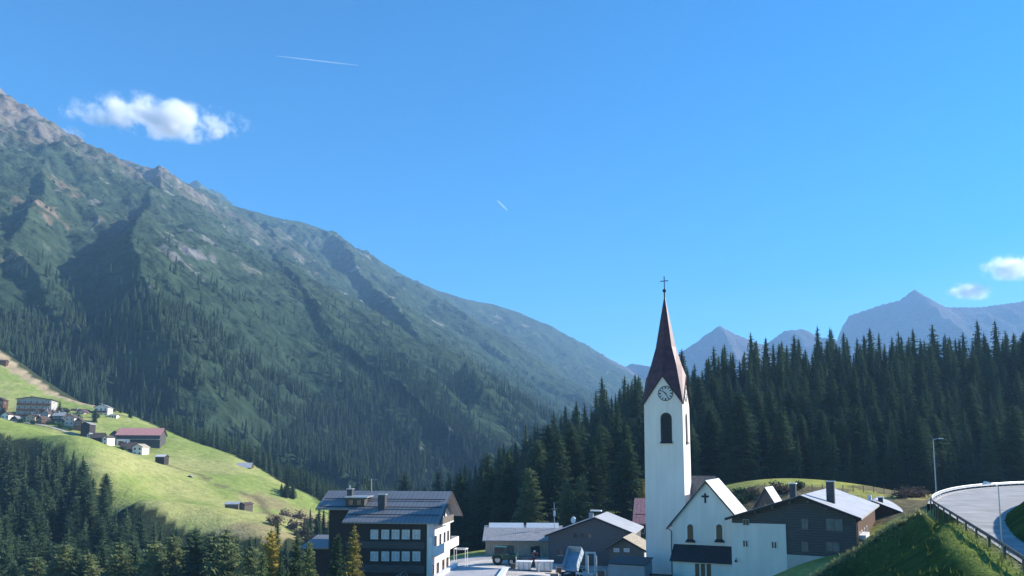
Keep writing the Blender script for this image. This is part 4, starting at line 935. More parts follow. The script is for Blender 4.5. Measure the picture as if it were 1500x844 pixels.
# the yard between the buildings: pale gravel
yx = [W(600, 812, 1), W(668, 811, 1)]
yard = [(-16, 104), (-13, 132), (-9.5, 139.5), (5, 141.5), (14, 139), (22, 128), (23, 112), (19, 100), (12, 94), (-6, 94)]
ys = smooth_line(yard + [yard[0]], 2)
gx2, gy2 = np.meshgrid(np.arange(-18, 25, 1.0), np.arange(92, 144, 1.0)); 
kk = in_poly(gx2, gy2, ys); zz = ground_h(gx2, gy2) + .12
t = sstep(-.3, .4, fbm(gx2, gy2, 6, 4, seed=50)); C = np.array((0.62, 0.57, 0.52)) * (1 - .35 * t[..., None])
kf = kk[:-1, :-1] & kk[1:, 1:] & kk[1:, :-1] & kk[:-1, 1:]
tag(link('yard', grid_mesh('yard', gx2, gy2, zz, C, True, kf), attr_mat('pale_gravel', 1.2, .2, bump=.5, bdist=.1, bscale=6)), kind='structure')
# ================================================================== TREES
def conifer(seed, H=22.0, Rr=3.3, whorls=26, per=8, twigs=5, base=.06, power=.85, droop=.32, irr=.25, sparse=0.0):
    """crown of drooping boughs: every bough a spine with side twigs (triangles) hanging off it"""
    rg = np.random.default_rng(seed); V = []; F = []; T = []
    lump = rg.uniform(.8, 1.15, 7)
    for w in range(whorls):
        t = base + (1 - base) * (w / whorls) ** .92
        z0 = H * t; r = Rr * max((1 - t), .012) ** power + .12 + .45 * max(0, t - .75)
        n = max(4, int(round(per * (.55 + .45 * r / Rr))))
        a0 = rg.uniform(0, 6.28)
        for b in range(n):
            if rg.random() < sparse: continue
            a = a0 + 6.283 * b / n + rg.uniform(-.25, .25); L = r * rg.uniform(1 - irr, 1 + irr * .6) * lump[int((a % 6.283) / 6.284 * 7)]
            d = np.array((math.cos(a), math.sin(a), 0)); s = np.array((-d[1], d[0], 0)); tilt = droop * (1.15 - .9 * t)
            tint = rg.uniform(0, 1) * .6 + .4 * rg.random()
            m = max(2, int(round(twigs * (.5 + .5 * L / Rr))))
            zb = z0 + rg.uniform(-.5, .5) * H / whorls
            def sp_(u): return d * L * u + np.array((0, 0, zb - L * tilt * u + L * .16 * max(0, u - .6)))
            for k in range(m):
                u0 = .08 + .92 * k / m; u1 = .08 + .92 * (k + 1) / m; c0, c1 = sp_(u0), sp_(u1)
                wd = L * .46 * (1 - .66 * u0) + .16
                for sg in (-1, 1):
                    tip = (c0 + c1) / 2 + s * sg * wd * rg.uniform(.7, 1.25) + d * wd * .5 + np.array((0, 0, -wd * rg.uniform(.3, .95)))
                    o = len(V); V += [c0, c1, tip]; F.append((o, o + 1, o + 2)); T += [tint, tint, min(1, tint + .25)]
    # dense inner needles round the stem
    for k in range(12):
        t0 = base + (1 - base) * k / 12; zt_c = H * (t0 + .17 * (1 - base)); r = Rr * .46 * max(1 - t0, .02) ** power; o = len(V); V.append(np.array((0, 0, min(zt_c, H * .99)))); T.append(.3)
        for j in range(8):
            a = .785 * j + k; q = r * rg.uniform(.7, 1.25); V.append(np.array((q * math.cos(a), q * math.sin(a), H * t0 + rg.uniform(-.4, .3)))); T.append(rg.uniform(0, .5))
        for j in range(8): F.append((o, o + 1 + j, o + 1 + (j + 1) % 8))
    o = len(V); V += [(-.12, 0, H * .96), (.12, 0, H * .96), (0, 0, H * 1.02), (0, -.12, H * .96), (0, .12, H * .96)]; F += [(o, o + 1, o + 2), (o + 3, o + 4, o + 2)]; T += [.7] * 5
    return np.array(V), np.array(F), np.array(T)
def trunk_mesh(H, r):
    mb = MB().tube([(0, 0, -1.5), (0, 0, H * .3), (0, 0, H * .97)], [r, r * .72, .03], 7)
    me = bpy.data.meshes.new('trunk'); me.from_pydata(mb.v, [], mb.f); me.update(); me.materials.append(M['bark']); return me
def variant(seed, m, **k):
    V, F, T = conifer(seed, **k); me = tri_mesh('crown', V, F, T); me.materials.append(M[m]); return me, trunk_mesh(k.get('H', 22.0), .012 * k.get('H', 22.0) + .05)
SPR = [variant(100 + i, 'spruce', Rr=3.3 + .35 * (i % 4), whorls=34 + i % 3 * 3, per=9, irr=.3 + .06 * (i % 3), power=(.68, .48, .6, .52)[i % 4], droop=(.32, .2, .38, .26)[i % 4]) for i in range(8)]
LAR = [variant(200 + i, 'larch', H=16.0, Rr=2.9, whorls=30, per=9, droop=.15, irr=.35, sparse=.06, power=.62) for i in range(2)]
GOLD = [variant(220, 'larch_gold', H=12.0, Rr=2.6, whorls=26, per=9, droop=.1, irr=.4, sparse=.06, power=.5)]
GRN = [variant(230 + i, 'larch_green_sunlit', H=18.0, Rr=3.7, whorls=28, per=10, droop=.2, irr=.35, sparse=.03, power=.5) for i in range(2)]
def tree(name, label, cat, x, y, z, h, var, group=None, wide=1.0, H0=22.0):
    s = h / H0; t = thing(name, label, cat, (x, y, z), random.uniform(0, 6.28), group); t.scale = (s * wide, s * wide, s)
    link('crown', var[0], None, t); link('trunk', var[1], None, t); return t
def scatter(poly, gap, seed, jitter=.42):
    rg = np.random.default_rng(seed); xs = [p[0] for p in poly]; ys = [p[1] for p in poly]; out = []
    row = 0; y = min(ys)
    while y < max(ys):
        x = min(xs) + (row % 2) * gap / 2
        while x < max(xs):
            p = (x + rg.uniform(-1, 1) * gap * jitter, y + rg.uniform(-1, 1) * gap * jitter)
            out.append(p); x += gap
        y += gap * .87; row += 1
    out = np.array(out); return out[in_poly(out[:, 0], out[:, 1], poly)]
WOOD_R = [(-66, 335), (-60, 290), (-44, 232), (-24, 196), (10, 182), (30, 192), (46, 205), (100, 210), (150, 214), (200, 223), (262, 238), (300, 262), (300, 345), (150, 340), (0, 340)]
WOOD_L = [(p[0] + 2, p[1] - 7) for p in MEADOW_LOW] + [(-62, 232), (-58, 190), (-72, 160), (-130, 158), (-190, 175), (-270, 300), (-270, 345)]
def in_view(x, y, z, h):
    a, b = PX(x, y, z + h); c, d = PX(x, y, z); return -25 < a < 1525 and b < 850
pr_ = scatter(WOOD_R, 6.1, 5, .55); pl_ = scatter(WOOD_L, 6.0, 6)
def prep(ps, lo, hi, seed):
    rg = np.random.default_rng(seed); zs = ground_h(ps[:, 0], ps[:, 1]); out = []
    for (x, y), z in zip(ps, zs):
        h = rg.uniform(lo, hi) * (1.18 if rg.random() < .15 else 1) * (.68 if rg.random() < .22 else 1)
        if x < -30 and y < 345 and seed == 2:
            px = PX(x, y, z)[0]; ln = np.interp(px, [-60, 0, 90, 130, 150, 170, 210, 270, 370, 420, 480], [622, 634, 648, 672, 706, 738, 752, 768, 786, 792, 796]) + rg.uniform(-4, 16)
            h = min(h, W(px, ln, y)[2] - z)
            if h < 4.5: continue
        if in_view(x, y, z, h): out.append((x, y, float(z) - .2, h))
    return out
TR = [(*a, 'r') for a in prep(pr_, 16, 25, 1)] + [(*a, 'l') for a in prep(pl_, 15, 23, 2)]
# which show largest: the front trees of each wood, and those that make its outline
TR.sort(key=lambda a: -a[3] / a[1])
rr = [a for a in TR if a[4] == 'r']; ll = [a for a in TR if a[4] == 'l']
IND = rr[:150] + ll[:128]; REST = rr[150:] + ll[128:]
i = 0
for (x, y, z, h, s) in IND:
    r = s == 'r'
    tree('spruce', 'dark green spruce in the tall wood on the slope behind the church' if r else 'dark spruce in the shaded ravine wood below the hamlet meadow', 'spruce', x, y, z, h, random.choice(SPR),
         'spruces of the wood behind the church' if r else 'spruces of the ravine wood below the meadow', random.uniform(.95, 1.45) if r else random.uniform(.9, 1.25)); i += 1
def merged(name, items, protos, m, H0=22.0, kind='stuff'):
    Vs = []; Fs = []; Ts = []; o = 0
    for (x, y, z, h) in items:
        V, F, T = protos[random.randrange(len(protos))]; a = random.uniform(0, 6.28); c, s = math.cos(a), math.sin(a); k = h / H0; wd = k * random.uniform(.85, 1.2)
        Q = np.stack([(V[:, 0] * c - V[:, 1] * s) * wd + x, (V[:, 0] * s + V[:, 1] * c) * wd + y, V[:, 2] * k + z], 1)
        Vs.append(Q); Fs.append(F + o); Ts.append(np.clip(T * .6 + random.random() * .8 - .2, 0, 1)); o += len(V)
    return tag(link(name, tri_mesh(name, np.concatenate(Vs), np.concatenate(Fs), np.concatenate(Ts)), M[m]), kind=kind)
LOD1 = [conifer(300 + i, Rr=3.5 + .25 * i, whorls=22, per=7, twigs=3, irr=.28, power=.7) for i in range(4)]
merged('spruce_wood', [a[:4] for a in REST], LOD1, 'spruce')
# wood along the upper and lower-right edge of the meadow and the foot of the mountain
def cone_tree(seed):
    rg = np.random.default_rng(seed); V = []; F = []; T = []
    for k in range(6):
        t0 = k / 6; zt = 22 * min(1.0, (t0 + .34)); zb = 22 * (t0 * .93 + .04); r = 3.3 * (1 - t0) ** .85; n = 7; o = len(V); V.append((0, 0, zt)); T.append(.8)
        for j in range(n * 2):
            a = 6.283 * j / (n * 2) + k; q = r * (rg.uniform(.85, 1.15) if j % 2 else rg.uniform(.45, .65)); V.append((q * math.cos(a), q * math.sin(a), zb + (0 if j % 2 else 1.2) + rg.uniform(-.4, .4))); T.append(rg.uniform(.1, .6))
        for j in range(n * 2): F.append((o, o + 1 + j, o + 1 + (j + 1) % (n * 2)))
    return np.array(V, float), np.array(F), np.array(T)
LOD2 = [cone_tree(400 + i) for i in range(6)]
LOW3 = []
def cone_far(seed):
    rg = np.random.default_rng(seed); V = []; F = []; T = []
    for k in range(3):
        zt = 22 * (.42 + .29 * k); zb = 22 * (.05 + .27 * k); r = 3.4 * (1 - k * .27); o = len(V); V.append((0, 0, zt)); T.append(.8)
        for j in range(7): a = 6.283 * j / 7 + k; q = r * rg.uniform(.75, 1.15); V.append((q * math.cos(a), q * math.sin(a), zb + rg.uniform(-.8, .8))); T.append(rg.uniform(.1, .6))
        for j in range(7): F.append((o, o + 1 + j, o + 1 + (j + 1) % 7))
    return np.array(V, float), np.array(F), np.array(T)
LOW3 = [cone_far(450 + i) for i in range(6)]
rg = np.random.default_rng(77)
N = 95000
aa = np.radians(rg.uniform(-37, 13, N)); dd = np.exp(rg.uniform(math.log(500), math.log(4200), N)); x = dd * np.sin(aa); y = dd * np.cos(aa)
zm = mtn(x, y); zn = ground_h(x, y)
tl = TREELINE(x, y) - 45
strip = fbm(x * .8 + y * .6, (x * -.6 + y * .8) * .35, 90, 4, seed=60)       # woods run down the fall line
clear = fbm(x, y, 220, 3, seed=61)
dens = sstep(40, -110, zm - tl) * sstep(-.2, .3, strip + .45 * clear + .3 * sstep(120, -60, zm)) * .55 + .012 * sstep(160, 0, zm - tl)
k = (rg.random(N) < dens) & (zm > zn + .5) & (zm > -58)
FARW = [(a, b, c - .5, h) for a, b, c, h in zip(x[k], y[k], zm[k], rg.uniform(9, 18, k.sum()))]
FARW = [a for a in FARW if in_view(*a)]
near_f = [a for a in FARW if a[1] < 1150]; far_f = [a for a in FARW if a[1] >= 1150]
print('far wood', len(near_f), len(far_f))
merged('mountain_wood', near_f, LOD2, 'spruce_far'); merged('distant_wood', far_f, LOW3, 'spruce_far')
N = 70000
aa = np.radians(rg.uniform(-37, 8, N)); dd = np.exp(rg.uniform(math.log(700), math.log(3000), N)); x = dd * np.sin(aa); y = dd * np.cos(aa)
zm = mtn(x, y); sp_n = fbm(x, y, 55, 4, seed=70) + .6 * fbm(x, y, 200, 3, seed=71)
k = (rg.random(N) < sstep(.05, .5, sp_n) * .3) & (zm > 60) & (zm < 640 + 120 * sp_n)
SCR = [(a, b, c - .4, h) for a, b, c, h in zip(x[k], y[k], zm[k], rg.uniform(2.5, 6, k.sum()))]; SCR = [a for a in SCR if in_view(*a)]
def bush_far(seed):
    V, F, T = cone_far(seed); V = V.copy(); V[:, :2] *= 3.0; return V, F, T
print('scrub', len(SCR)); merged('mountain_scrub', SCR, [bush_far(470 + i) for i in range(5)], 'spruce_far')
EDGE = []
BELT = [W(*p)[:2] for p in [(225, 622, 478), (262, 637, 462), (330, 663, 444), (400, 698, 420), (470, 735, 395), (520, 760, 360), (560, 740, 480), (470, 700, 520), (330, 640, 545), (230, 610, 530)]]
for (x_, y_) in scatter(BELT, 6.5, 9): EDGE.append((x_, y_, LZ(x_, y_) - .3, random.uniform(8, 15)))
MAT_B = [W(*p)[:2] for p in [(440, 790, 262), (500, 800, 240), (560, 790, 250), (640, 800, 245), (640, 760, 330), (540, 760, 350), (490, 760, 330)]]
for (x_, y_) in scatter(MAT_B, 6.0, 10): EDGE.append((x_, y_, LZ(x_, y_) - .3, random.uniform(6, 11)))
merged('valley_wood', EDGE, LOD1, 'spruce')

# ---- trees that stand out
def at_ground(px, D):
    a = W(px, 700, D); return a[0], a[1], LZ(a[0], a[1])
def single(name, label, cat, px, D, pytop, var, H0, wide=1.0, group=None, zbase=None):
    x, y, z = at_ground(px, D); z = z if zbase is None else zbase; top = W(px, pytop, D)[2]
    return tree(name, label, cat, x, y, z - .2, max(3, top - z), var, group, wide, H0)
single('larch', 'slender yellow green larch standing against the dark hotel front', 'larch', 521, 88, 766, LAR[0], 16, .85)
single('larch', 'bright golden larch beside the hotel, at the edge of the meadow view', 'larch', 400, 96, 772, GOLD[0], 12, .8)
single('spruce', 'slim grey green spruce rising just behind the golden larch', 'spruce', 409, 104, 755, SPR[0], 22, .62)
single('spruce', 'dark narrow spruce between the golden larch and the hotel', 'spruce', 438, 96, 774, SPR[2], 22, .8)
single('larch', 'olive green larch in front of the low side wing of the hotel', 'larch', 456, 92, 788, GRN[0], 18, .7)
single('larch', 'small light green larch directly below the golden larch', 'larch', 389, 90, 805, GRN[1], 18, .7)
single('spruce', 'short dark spruce below the golden larch crown', 'spruce', 415, 88, 806, SPR[4], 22, .9)
single('spruce', 'thin dark spruce close to the left corner of the hotel front', 'spruce', 497, 94, 778, SPR[5], 22, .8)
single('spruce', 'lone dark spruce standing on the meadow above the ravine wood', 'spruce', 156, 282, 692, SPR[1], 22, 1.5)
single('spruce', 'tall broad sunlit spruce close to the left side of the church tower', 'spruce', 920, 172, 642, GRN[0] if False else SPR[3], 22, 1.45)
single('pine', 'round topped olive pine on the dark slope above the workshop roof', 'pine', 776, 180, 683, GRN[1], 18, 1.25)  # pines take the lightened green in place of sunlight
single('pine', 'left of a sunlit pair of green pines above the grey gabled house', 'pine', 828, 168, 702, GRN[0], 18, 1.2)
single('pine', 'taller right one of a sunlit pair of green pines above the grey gabled house', 'pine', 852, 168, 692, GRN[1], 18, 1.15)
single('larch', 'small yellow green larch above the dusty red roof', 'larch', 941, 160, 700, LAR[1], 16, 1.0)
for k, (px, D, pt) in enumerate([(413, 376, 712), (421, 374, 709), (429, 372, 713), (418, 368, 716)]):
    single('spruce', 'dark spruce in the small clump on the lower right meadow', 'spruce', px, D, pt - 5, SPR[k], 22, 1.9, 'clump of spruces on the meadow')
for k, (px, D, pt) in enumerate([(81, 428, 586), (134, 432, 598), (150, 470, 586), (160, 472, 588), (171, 474, 590), (186, 466, 594)]):
    single('spruce', ['small spruce beside the big hamlet hotel', 'dark spruce next to the balconied chalet of the hamlet', 'spruce behind the chalet roof in the hamlet', 'spruce just uphill of the low white garage in the hamlet', 'spruce at the wood edge above the hamlet lane', 'spruce at the wood corner above the red roofed barn'][k], 'spruce', px, D, pt, SPR[k], 22, 1.1)
print('lit row')
# front row of the ravine wood, its sunlight put in as paler needles
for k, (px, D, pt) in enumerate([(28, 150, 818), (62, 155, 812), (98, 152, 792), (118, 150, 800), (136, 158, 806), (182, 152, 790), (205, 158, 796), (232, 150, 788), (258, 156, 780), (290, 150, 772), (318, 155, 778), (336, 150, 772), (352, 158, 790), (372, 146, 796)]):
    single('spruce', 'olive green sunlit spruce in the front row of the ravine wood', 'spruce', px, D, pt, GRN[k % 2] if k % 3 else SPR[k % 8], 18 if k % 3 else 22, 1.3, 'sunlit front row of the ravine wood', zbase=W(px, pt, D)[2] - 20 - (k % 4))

# ---- shrubs
def shrub_mesh(seed, m, n=420, r=1.0):
    rg = np.random.default_rng(seed); V = []; F = []; T = []
    c = rg.normal(0, .38, (7, 3)) * r; c[:, 2] = np.abs(c[:, 2]) + .35 * r
    for k in range(n):
        p = c[k % 7] + rg.normal(0, .26, 3) * r; p[2] = max(p[2], .02); s = rg.uniform(.06, .16) * r; o = len(V)
        V += [p + rg.normal(0, 1, 3) * s for _ in range(3)]; F.append((o, o + 1, o + 2)); T += [rg.random()] * 3
    me = tri_mesh('foliage', V, F, T); me.materials.append(M[m]); return me
SB = [shrub_mesh(500 + i, 'shrub') for i in range(3)]; SG = [shrub_mesh(510 + i, 'spruce') for i in range(3)]; SO = [shrub_mesh(520 + i, 'larch') for i in range(2)]
def stems(r):
    mb = MB()
    for k in range(5): a = k * 1.26; mb.tube([(0, 0, -.3), (.25 * math.cos(a), .25 * math.sin(a), .8)], [.05, .02], 5)
    me = bpy.data.meshes.new('stem'); me.from_pydata(mb.v, [], mb.f); me.update(); me.materials.append(M['bark']); return me
STEM = stems(1)
def shrub(label, px, py, D, s, var, group=None, flat=1.0):
    x, y, z = W(px, py, D); z = max(LZ(x, y), -60)
    t = thing('shrub', label, 'shrub', (x, y, z), random.uniform(0, 6), group); t.scale = (s, s, s * flat); link('foliage', var, None, t); link('stem', STEM, None, t); return t
for k in range(11):
    px = [402, 430, 441, 447, 455, 462, 470, 452, 436, 465, 418][k]; D = [262, 270, 262, 280, 250, 300, 270, 320, 300, 240, 330][k]
    shrub('bare brown shrub on the dry ground at the foot of the meadow', px, 780, D, random.uniform(1.8, 3.2), SB[k % 3], 'bare shrubs at the foot of the meadow')
for k, (px, D, s) in enumerate([(1322, 131, 1.5), (1334, 133, 1.9), (1345, 134, 1.7), (1354, 136, 1.3)]):
    shrub('low purple brown brush between the pale roof and the road bend', px, 730, D, s, SB[k % 3], 'brush below the road bend', .7)
for k, (px, D, s) in enumerate([(1070, 138, 1.7), (1082, 137, 1.9), (1094, 138, 1.6), (1105, 140, 1.4), (1140, 139, 1.8), (1150, 138, 1.5), (1172, 140, 1.4), (1088, 142, 1.3), (1076, 143, 1.5)]):
    shrub('dark scrubby bush on the stony slope behind the chapel', px, 735, D, s, (SG + SB)[k % 6], 'bushes behind the chapel', .8)
# boundary posts on the mound
fn = thing('fence', 'row of thin dark posts along the foot of the sunlit mound', 'fence', W(1180, 720, 138))
for k in range(14):
    px = 1160 + k * 15; x, y = W(px, 720, 139 - k * .4)[:2]; z = LZ(x, y)
    o = MB().tube([(x - fn.location[0], y - fn.location[1], z - .4 - fn.location[2]), (x - fn.location[0], y - fn.location[1], z + 1.15 - fn.location[2])], .07, 6).build('post', M['timber_grey'], fn)
# ================================================================== THE HAMLET ON THE MEADOW
def hamlet(name, label, cat, px0, px1, pyb, pyt, D, th, wallm, roofm, axis='y', L=9, rise=.28, wins=(2, 2), oh=.6, asym=0, side=None, balc=False, chim=True, fr='frame_white', group=None):
    """a small building whose front spans px0..px1 and which stands pyb..pyt tall in the photo at distance D"""
    c = (px0 + px1) / 2; a = W(c, pyb, D); z0 = LZ(a[0], a[1])
    F = Frame((a[0], a[1], a[2]), th); t = F.thing(name, label, cat, group)
    xl = F.on_front(px0, pyb, 0)[0]; xr = F.on_front(px1, pyb, 0)[0]; zt = F.on_front(c, pyt, 0 if axis == 'y' else L / 2)[1]; w = xr - xl
    fd = -max(2.5, a[2] - z0 + 2)
    if axis == 'y':
        rs = w / 2 * rise * 2 * .6; xa = (xl + xr) / 2 + asym * w; zl = zt - .2 - rs; wl, rf, ev = gable_body(t, xl + oh, xr - oh, 0, L, fd, zl, zl, xa, zt - .2, wallm, roofm, oh_s=oh, oh_e=oh, t=.22)
        H = zl
    else:
        rs = L / 2 * rise * 1.3; zl = zt - .2 - rs; wl, rf, ev = gable_body(t, 0, L, xl + oh, xr - oh, fd, zl, zl, L / 2, zt - .2, wallm, roofm, oh_s=oh, oh_e=oh, t=.22, axis='x')
        H = zl
    nx, nz = wins
    for j in range(nz):
        for i in range(nx):
            u = xl + oh + (w - 2 * oh) * (i + .5) / nx; z = H * (j + .5) / nz + .1
            window(t, ('F', 0), u, z, min(1.1, .5 * w / max(nx, 1)), min(1.3, .5 * H / max(nz, 1)), fr, 'glass', False)
        if nx and axis == 'y': window(t, ('R', xr - oh), L * .4, H * (j + .5) / nz + .1, 1.0, min(1.2, .5 * H / nz), fr, 'glass', False)
    if balc:
        for j in range(1, nz):
            z = H * j / nz; b = MB().box(xl + oh + .3, xr - oh - .3, -1.2, -.004, z - .15, z).build('balcony', M['timber_brown'], t); MB().box(xl + oh + .3, xr - oh - .3, -1.2, -1.1, z + .003, z + .95).build('railing', M['timber_brown'], b)
    if chim:
        o, cap = chimney(rf, xl + w * .35, L * .45, zt - 1.6, zt + .7, .7, .7, 'plaster_grey'); cap.build('chimney_cap', M['roof_grey'], rf)
    if side: MB().box(xr - oh + .004, xr - oh + .1, .1, L - .1, fd, H - .3).build('side_wall', M[side], t)
    return t
Bn = hamlet
lane = resample(smooth_line([W(*p)[:2] for p in [(-40, 630, 405), (20, 625, 412), (70, 625, 411), (112, 630, 406), (124, 640, 398), (150, 656, 386), (185, 668, 378), (225, 690, 358)]], 2), 70)
l0, l1 = inset(lane, -1.6), inset(lane, 1.6); X = np.stack([l0[:, 0], lane[:, 0], l1[:, 0]], 1); Y = np.stack([l0[:, 1], lane[:, 1], l1[:, 1]], 1)
tag(link('path', grid_mesh('path', X, Y, ground_h(X, Y) + .25), mat('pale_lane_gravel', (0.36, 0.32, 0.27), .9, var=.2, scale=.3)), kind='structure')
t = Bn('hotel', 'largest building of the hamlet, pale multi storey hotel with dark roof and timber balconies', 'hotel', 20, 76, 618, 581, 428, -20, 'plaster_aged', 'roof_brown', 'y', 15, .12, (6, 4), .8, -.05, None, True)
Bn('house', 'orange plastered gable house below the big hotel of the hamlet', 'house', 36, 52, 619, 605.5, 416, -16, 'plaster_ochre', 'roof_brown', 'y', 8, .5, (2, 2), .4)
Bn('house', 'gable house with cream painted sunny side and shade grey front next to the orange house', 'house', 57, 71, 617, 600.5, 420, -4, 'plaster_grey', 'roof_brown', 'y', 9, .62, (2, 2), .4, 0, 'plaster_warm')  # white house: shade painted as grey front, sun as cream side
Bn('house', 'dark timber house wedged between the cream sided and the rose plastered houses', 'house', 75, 93, 621, 604, 422, -12, 'timber_slate', 'roof_grey', 'x', 8, .4, (3, 2), .4)
Bn('house', 'rose plastered gable house with brown roof at the middle of the hamlet', 'house', 93, 109, 623, 606.5, 418, -8, 'plaster_pink', 'roof_brown', 'y', 8, .55, (2, 2), .4, 0, 'plaster')  # white side wall paints the sunlit flank
Bn('house', 'wide low house with dark hipped looking roof and white wall behind the rose house', 'house', 99, 123, 613, 599, 446, -12, 'plaster', 'roof_brown', 'x', 10, .55, (4, 1), .5)
Bn('barn', 'low dark roofed barn behind the dark timber house of the hamlet', 'barn', 74, 91, 606, 597, 440, -14, 'timber_grey', 'roof_brown', 'x', 9, .5, (0, 0), .4, chim=False)
Bn('barn', 'dark boarded barn with flat lean-to at the lane below the hamlet', 'barn', 117, 132, 631, 618, 404, -8, 'timber_dark', 'roof_grey', 'y', 8, .35, (0, 0), .4, chim=False)
Bn('chalet', 'white and brown balconied chalet at the upper edge of the hamlet', 'house', 136, 159, 612, 592, 452, -14, 'plaster', 'roof_grey', 'y', 11, .3, (3, 2), .7, 0, 'plaster', True)
Bn('garage', 'low white flat garage beside the balconied chalet', 'garage', 158, 171, 614, 607, 450, -14, 'plaster', 'roof_grey', 'x', 7, .1, (3, 1), .3, chim=False, fr='frame_dark')
Bn('small_house', 'tiny cream house at the lane end on the meadow slope', 'house', 126, 133, 641, 634, 398, -6, 'plaster_warm', 'roof_grey', 'y', 6, .5, (1, 1), .3, chim=False)
Bn('barn', 'dark weathered barn between two small cream houses', 'barn', 132, 150, 647, 634, 396, -10, 'timber_dark', 'roof_brown', 'x', 8, .5, (0, 0), .4, chim=False)
Bn('house', 'narrow cream house shining in the sun below the barn lane', 'house', 149, 157, 653, 638, 390, 4, 'plaster_warm', 'roof_brown', 'y', 7, .5, (1, 2), .3, 0, 'plaster_warm', chim=False)
Bn('barn', 'long barn with dusty red roof and white lower wall', 'barn', 168, 236, 654, 627, 402, -13, 'timber_slate', 'roof_red', 'x', 14, .42, (0, 0), .7, chim=False)
for (a0, a1, yb, yt, D_, th_, wm, rm, lb) in [
    (44, 58, 611, 599, 424, -22, 'plaster_aged', 'roof_brown', 'brown roofed house directly under the balconies of the hamlet hotel'),
    (52, 62, 621, 609, 414, 6, 'timber_brown', 'roof_brown', 'small brown timber house between the orange and the cream sided houses'),
    (66, 80, 609, 598, 432, -20, 'timber_brown', 'roof_brown', 'brown timber house up behind the cream sided house'),
    (82, 97, 612, 600, 436, -24, 'plaster_aged', 'roof_grey', 'aged grey house up behind the dark timber house'),
    (108, 121, 624, 612, 414, -18, 'timber_brown', 'roof_brown', 'brown timber house between the rose house and the dark barn with lean-to'),
    (14, 27, 622, 609, 416, -10, 'timber_brown', 'roof_grey', 'brown timber house at the left foot of the hamlet hotel'),
    (112, 124, 610, 599, 444, 2, 'plaster_pink', 'roof_brown', 'rosy house just above the lane, left of the balconied chalet'),
    (160, 174, 643, 631, 406, -14, 'timber_grey', 'roof_brown', 'grey timber shed touching the end of the red roofed barn')]:
    Bn('house', lb, 'house', a0, a1, yb, yt, D_, th_, wm, rm, 'y', 8, .6, (2, 2), .5, 0, None, chim=(a0 % 3 == 0))
for k, (px, D_, s_) in enumerate([(30, 408, 2.2), (48, 410, 1.8), (73, 416, 2.4), (88, 414, 2.0), (104, 412, 1.6), (112, 432, 2.6), (96, 440, 2.6), (140, 440, 2.2), (138, 390, 1.8), (165, 400, 2.2), (182, 384, 1.7), (214, 398, 1.8)]):
    shrub('dark green garden bush among the houses of the hamlet', px, 620, D_, s_, SG[k % 3], 'garden bushes of the hamlet')
F = Frame(W(202, 654, 401.0), -13)
x0, z0 = F.on_front(172, 650, -.3); x1, z1 = F.on_front(190, 641, -.3)
g = [o for o in SC.objects if o.get('label') == 'long barn with dusty red roof and white lower wall'][0]
xl = F.on_front(171, 650, -.1)[0]; xr = F.on_front(191, 650, -.1)[0]
MB().box(xl, xr, -1.1, -1.004, 0, 3.9).build('white_wall', M['plaster'], g)
MB().box(xr + .01, F.on_front(234, 650, -.1)[0], -2.0, -1.0, 3.6, 4.0).build('canopy', M['roof_tan'], g)
MB().box(xl + 1, xl + 3.5, -1.14, -1.105, 0, 2.8).build('gate', M['timber_brown'], g)
Bn('house', 'dark roofed low house left of the white gable house below the red roofed barn', 'house', 174, 196, 660, 648, 388, -12, 'timber_brown', 'roof_brown', 'x', 9, .55, (3, 1), .5)
Bn('house', 'small white house with tan timber gable below the red roofed barn', 'house', 192, 209, 668, 650, 382, -2, 'plaster', 'roof_tan', 'y', 8, .4, (2, 2), .5, 0, 'plaster', chim=False)
Bn('hay_barn', 'dark hay barn with white sunlit end on the open slope below the red roofed barn', 'barn', 226, 241, 679.5, 666, 366, -6, 'timber_dark', 'roof_white', 'x', 6.5, .22, (0, 0), .3, 0, None, chim=False)
Bn('hut', 'tiny dark hut alone in the middle of the meadow', 'hut', 274, 281, 703, 696.5, 346, -6, 'timber_dark', 'roof_grey', 'y', 3, .3, (0, 0), .2, chim=False)
Bn('hay_barn', 'grey hay barn with pale flat roof standing on the lower meadow', 'barn', 328, 350, 749, 735, 294, -8, 'timber_grey', 'roof_bright', 'x', 5.5, .2, (0, 0), .3, chim=False)
Bn('hay_barn', 'second, smaller weathered hay barn touching the pale roofed barn on the lower meadow', 'barn', 348, 359, 748.5, 736.5, 297, 12, 'timber_grey', 'roof_brown', 'y', 6, .3, (0, 0), .3, chim=False)
Bn('hay_barn', 'bright roofed hay barn at the wood edge on the right shoulder of the meadow', 'barn', 346, 368, 689.5, 678, 404, -10, 'timber_brown', 'roof_bright', 'x', 8, .45, (0, 0), .5, chim=False)
Bn('house', 'orange brown house cut by the edge of the view beside the hamlet hotel', 'house', -14, 5, 604, 581, 432, -18, 'timber_brown', 'roof_brown', 'y', 9, .4, (2, 2), .5)
Bn('small_house', 'white low house between the orange brown house and the hamlet hotel', 'house', 1, 13, 615, 603.5, 418, -6, 'plaster', 'roof_brown', 'y', 8, .5, (2, 1), .3, chim=False)
Bn('hut', 'brown hut at the top edge of the meadow above the hamlet', 'hut', -6, 9, 535, 527, 505, -16, 'timber_brown', 'roof_brown', 'x', 5, .3, (0, 0), .3, chim=False)
